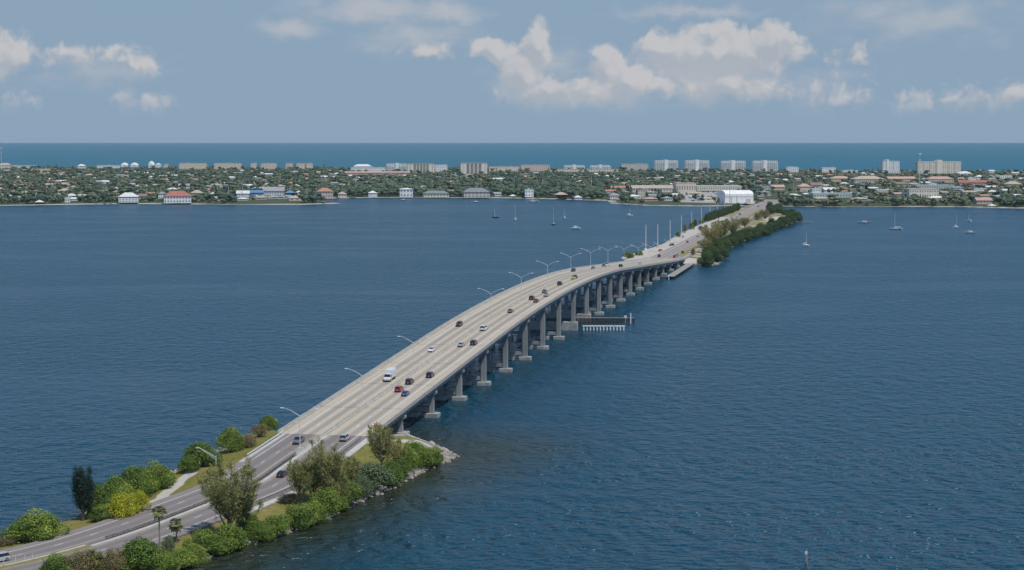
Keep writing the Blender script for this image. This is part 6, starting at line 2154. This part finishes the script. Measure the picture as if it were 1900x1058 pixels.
# ------------------------------------------------------------------ the island trees
def far_crown_arrays(seed, n=34):
    """a small irregular crown of leaf clumps, one unit wide and high"""
    q = np.random.default_rng(seed)
    V, F, Tt = [], [], []
    for i in range(5):
        c = np.array([q.normal(0, 0.20), q.normal(0, 0.20), 0.52 + q.normal(0, 0.14)])
        rr = q.uniform(0.20, 0.33)
        V.append(c + ICO_V * q.uniform(0.55, 1.2, (len(ICO_V), 1)) * np.array([1, 1, 0.85]) * rr)
        F.append(ICO_F + i * len(ICO_V))
        Tt.append(np.clip(0.42 + q.normal(0, 0.12) + q.normal(0, 0.10, len(ICO_V)), 0, 1))
    V, F, Tt = np.concatenate(V), np.concatenate(F), np.concatenate(Tt)
    V[:, 2] = np.maximum(V[:, 2], 0.1)
    return V, F, Tt


CROWNS = [far_crown_arrays(60 + k) for k in range(8)]


def pointed_arrays(seed):
    q = np.random.default_rng(seed)
    V, F, Tt = [], [], []
    for i in range(5):
        z = 0.12 + 0.18 * i
        V.append(np.array([q.normal(0, 0.03), q.normal(0, 0.03), z]) + ICO_V * q.uniform(0.7, 1.15, (len(ICO_V), 1)) * np.array([0.24 - 0.038 * i, 0.24 - 0.038 * i, 0.18]))
        F.append(ICO_F + i * len(ICO_V))
        Tt.append(np.clip(0.12 + q.normal(0, 0.06, len(ICO_V)), 0, 1))
    return np.concatenate(V), np.concatenate(F), np.concatenate(Tt)


CROWNS += [pointed_arrays(90)]
SPOTS = []
ISLA = np.array(ISL)
r = random.Random(12)


def tree_ok(x, y, hpx, wpx, Yg, keep=0.2):
    for (a, b, t, c, Y) in HOUSES:
        if Y > Yg - 2 and a < x < b and y - hpx < c - 1.5 and y > t and r.random() > 0.33:
            return False
        if a - 1 < x < b + 1 and abs(Yg - Y) < 14 and Yg >= Y - 3:
            return False
    for (a, b, t, c, Y) in RECTS:
        if Y > Yg - 2 and a - wpx * 0.35 < x < b + wpx * 0.35 and y - hpx < c - 1.2 and y > t:
            if r.random() > keep:
                return False
        if a - 1 < x < b + 1 and abs(Yg - Y) < 14 and Yg >= Y - 3:
            return False
    return True


def dens(x, y):
    """how wooded the town is at this place of the photo"""
    d = 0.95
    if 1190 < x < 1480 and 352 < y < 382:
        d = 0.12
    if 1140 < x < 1262 and 356 < y < 376:
        d = 0.6
    if 1400 < x < 1900 and y < 365:
        d = 0.62
    if x > 1450 and y > 360:
        d = 0.55
    if x < 560 and y > 345:
        d = 0.75
    return d


tries = 0
cand = []
while len(cand) < 15000 and tries < 60000:
    tries += 1
    x = r.uniform(-30, 1930)
    y = 313.5 + 70 * r.random() ** 1.15
    if r.random() > dens(x, y):
        continue
    Xg, Yg = G(x, y, 1.9)
    if Yg > 5250 or abs(x - (1425 + (378 - y) * 1.6)) < 12 and y > 340:
        continue
    hm = r.uniform(5.5, 11.5) * (1.15 if 560 < x < 1130 and y > 335 else 1.0)
    wm_ = hm * r.uniform(1.0, 1.75)
    kind = r.randrange(8)
    if r.random() < 0.04:
        kind, hm, wm_ = 8, hm * 1.5, hm * 1.0
    cand.append((x, y, Xg, Yg, hm, wm_, kind))
A_ = np.array([(c[2], c[3]) for c in cand])
ins_ = inside(A_, ISLA) & (seg_dist(A_, ISLA, True) > 7.0)
cand = [c for c, k in zip(cand, ins_) if k and tree_ok(c[0], c[1], c[4] * FPX / c[3], c[5] * FPX / c[3], c[3])]
# a closed belt of trees along the wooded middle and right shores
for i in range(560):
    x = r.choice([r.uniform(120, 440), r.uniform(545, 1130), r.uniform(545, 1130), r.uniform(1452, 1560), r.uniform(1640, 1920), r.uniform(-20, 120), r.uniform(1140, 1330)])
    y = {True: 366.5, False: 383.0}[545 < x < 1130] - abs(r.gauss(0, 4.0)) - 0.6
    if x < 120:
        y -= 3.0
    if 120 <= x <= 440:
        y = 376.8 - abs(r.gauss(0, 1.6))
    if 1140 <= x <= 1330:
        y = 374.5 - abs(r.gauss(0, 2.5))
    if 1060 < x < 1130:
        y += 3
    Xg, Yg = G(x, y, 1.9)
    hm = r.uniform(6.5, 12.5) if not 120 <= x <= 440 else r.uniform(3.5, 7.0)
    wm_ = hm * r.uniform(0.9, 1.3)
    if inside(np.array([[Xg, Yg]]), ISLA)[0] and tree_ok(x, y, hm * FPX / Yg, wm_ * FPX / Yg, Yg, 0.05):
        cand.append((x, y, Xg, Yg, hm, wm_, r.randrange(8)))
cand.sort(key=lambda c: -c[4] * c[5] / c[3] ** 2)
FAR_ME = []
for k, (V, F, Tt) in enumerate(CROWNS):
    FAR_ME.append(mesh_np('crown', V, F, L_FAR, {'tint': Tt}))
TRUNK_ME = MB().cyl((0, 0, -0.05), (0.02, 0.01, 0.4), 0.035, 0.022, 6).tube([(0.02, 0.01, 0.38), (0.16, 0.05, 0.6)], [0.02, 0.008], 5).tube([(0.02, 0.01, 0.38), (-0.14, -0.06, 0.58)], [0.02, 0.008], 5).mesh('trunk', M_BARK)
zone = lambda x: ('left shore of the island' if x < 560 else 'wooded middle shore of the island' if x < 1130 else 'marina point of the island' if x < 1450 else 'right shore of the island')
for c in cand[:290]:
    x, y, Xg, Yg, hm, wm_, kd = c
    root = empty('island_tree', (Xg, Yg, 1.7), r.uniform(0, 6.28))
    o1 = ob('crown', FAR_ME[kd], root)
    o1.scale = (wm_, wm_, hm)
    o2 = ob('trunk', TRUNK_ME, root)
    o2.scale = (wm_, wm_, hm)
    size = 'tall' if hm > 10.5 else 'low' if hm < 8 else 'broad'
    lab = ('dark pointed tree ' if kd == 8 else size + ' green tree ') + near_landmark(x, y)
    tag(root, lab, 'tree', 'larger trees of the island shore')
V, F, Tt, nv = [], [], [], 0
for c in cand[290:]:
    x, y, Xg, Yg, hm, wm_, kd = c
    v, f, t = CROWNS[kd]
    a = r.uniform(0, 6.28)
    ca, sa = math.cos(a), math.sin(a)
    q = np.stack([v[:, 0] * ca - v[:, 1] * sa, v[:, 0] * sa + v[:, 1] * ca, v[:, 2]], 1) * np.array([wm_, wm_, hm]) + np.array([Xg, Yg, 1.6])
    V.append(q)
    F.append(f + nv)
    nv += len(v)
    Tt.append(np.clip(t + r.gauss(0, 0.20) + (0.12 if 1480 < x else 0.0), 0, 1))
w_o = ob('island_woodland', mesh_np('island_woodland', np.concatenate(V), np.concatenate(F), L_FAR, {'tint': np.concatenate(Tt)}))
w_o['kind'] = 'stuff'
tag(w_o, 'mass of green trees covering the town behind the shore', 'woodland')

# ------------------------------------------------------------------ haze over the water
hz = MB().box(-17500, 17500, -2700, 30500, -1.6, 100.0).mesh('haze', M_WHITE)
hz.materials.clear()
hm_ = bpy.data.materials.new('haze_air')
hm_.use_nodes = True
T = NT(hm_.node_tree)
pv = T.n('ShaderNodeVolumePrincipled', i={'Color': (0.74, 0.87, 1.0, 1.0), 'Density': 1.8e-5, 'Anisotropy': 0.0})
o_ = T.n('ShaderNodeOutputMaterial')
T.t.links.new(pv.outputs[0], o_.inputs['Volume'])
hz.materials.append(hm_)
hzo = ob('haze', hz)
hzo['kind'] = 'stuff'
tag(hzo, 'thin bluish haze over the water and the island', 'haze')

# ------------------------------------------------------------------ labels that single out look-alikes
from collections import defaultdict
dupes = defaultdict(list)
for o in scene.objects:
    if o.parent is None and 'label' in o.keys() and 'category' in o.keys():
        dupes[o['label']].append(o)
NTH = ORD + ['number %d' % k for k in range(21, 60)]
for lab, lst in dupes.items():
    if len(lst) > 1:
        lst.sort(key=lambda o: proj(*o.location)[0])
        words = lab.split()
        for i, o in enumerate(lst):
            if len(lst) <= 20:
                o['label'] = ' '.join(words[:12]).rstrip(',') + ', %s from the left' % ORD[i]
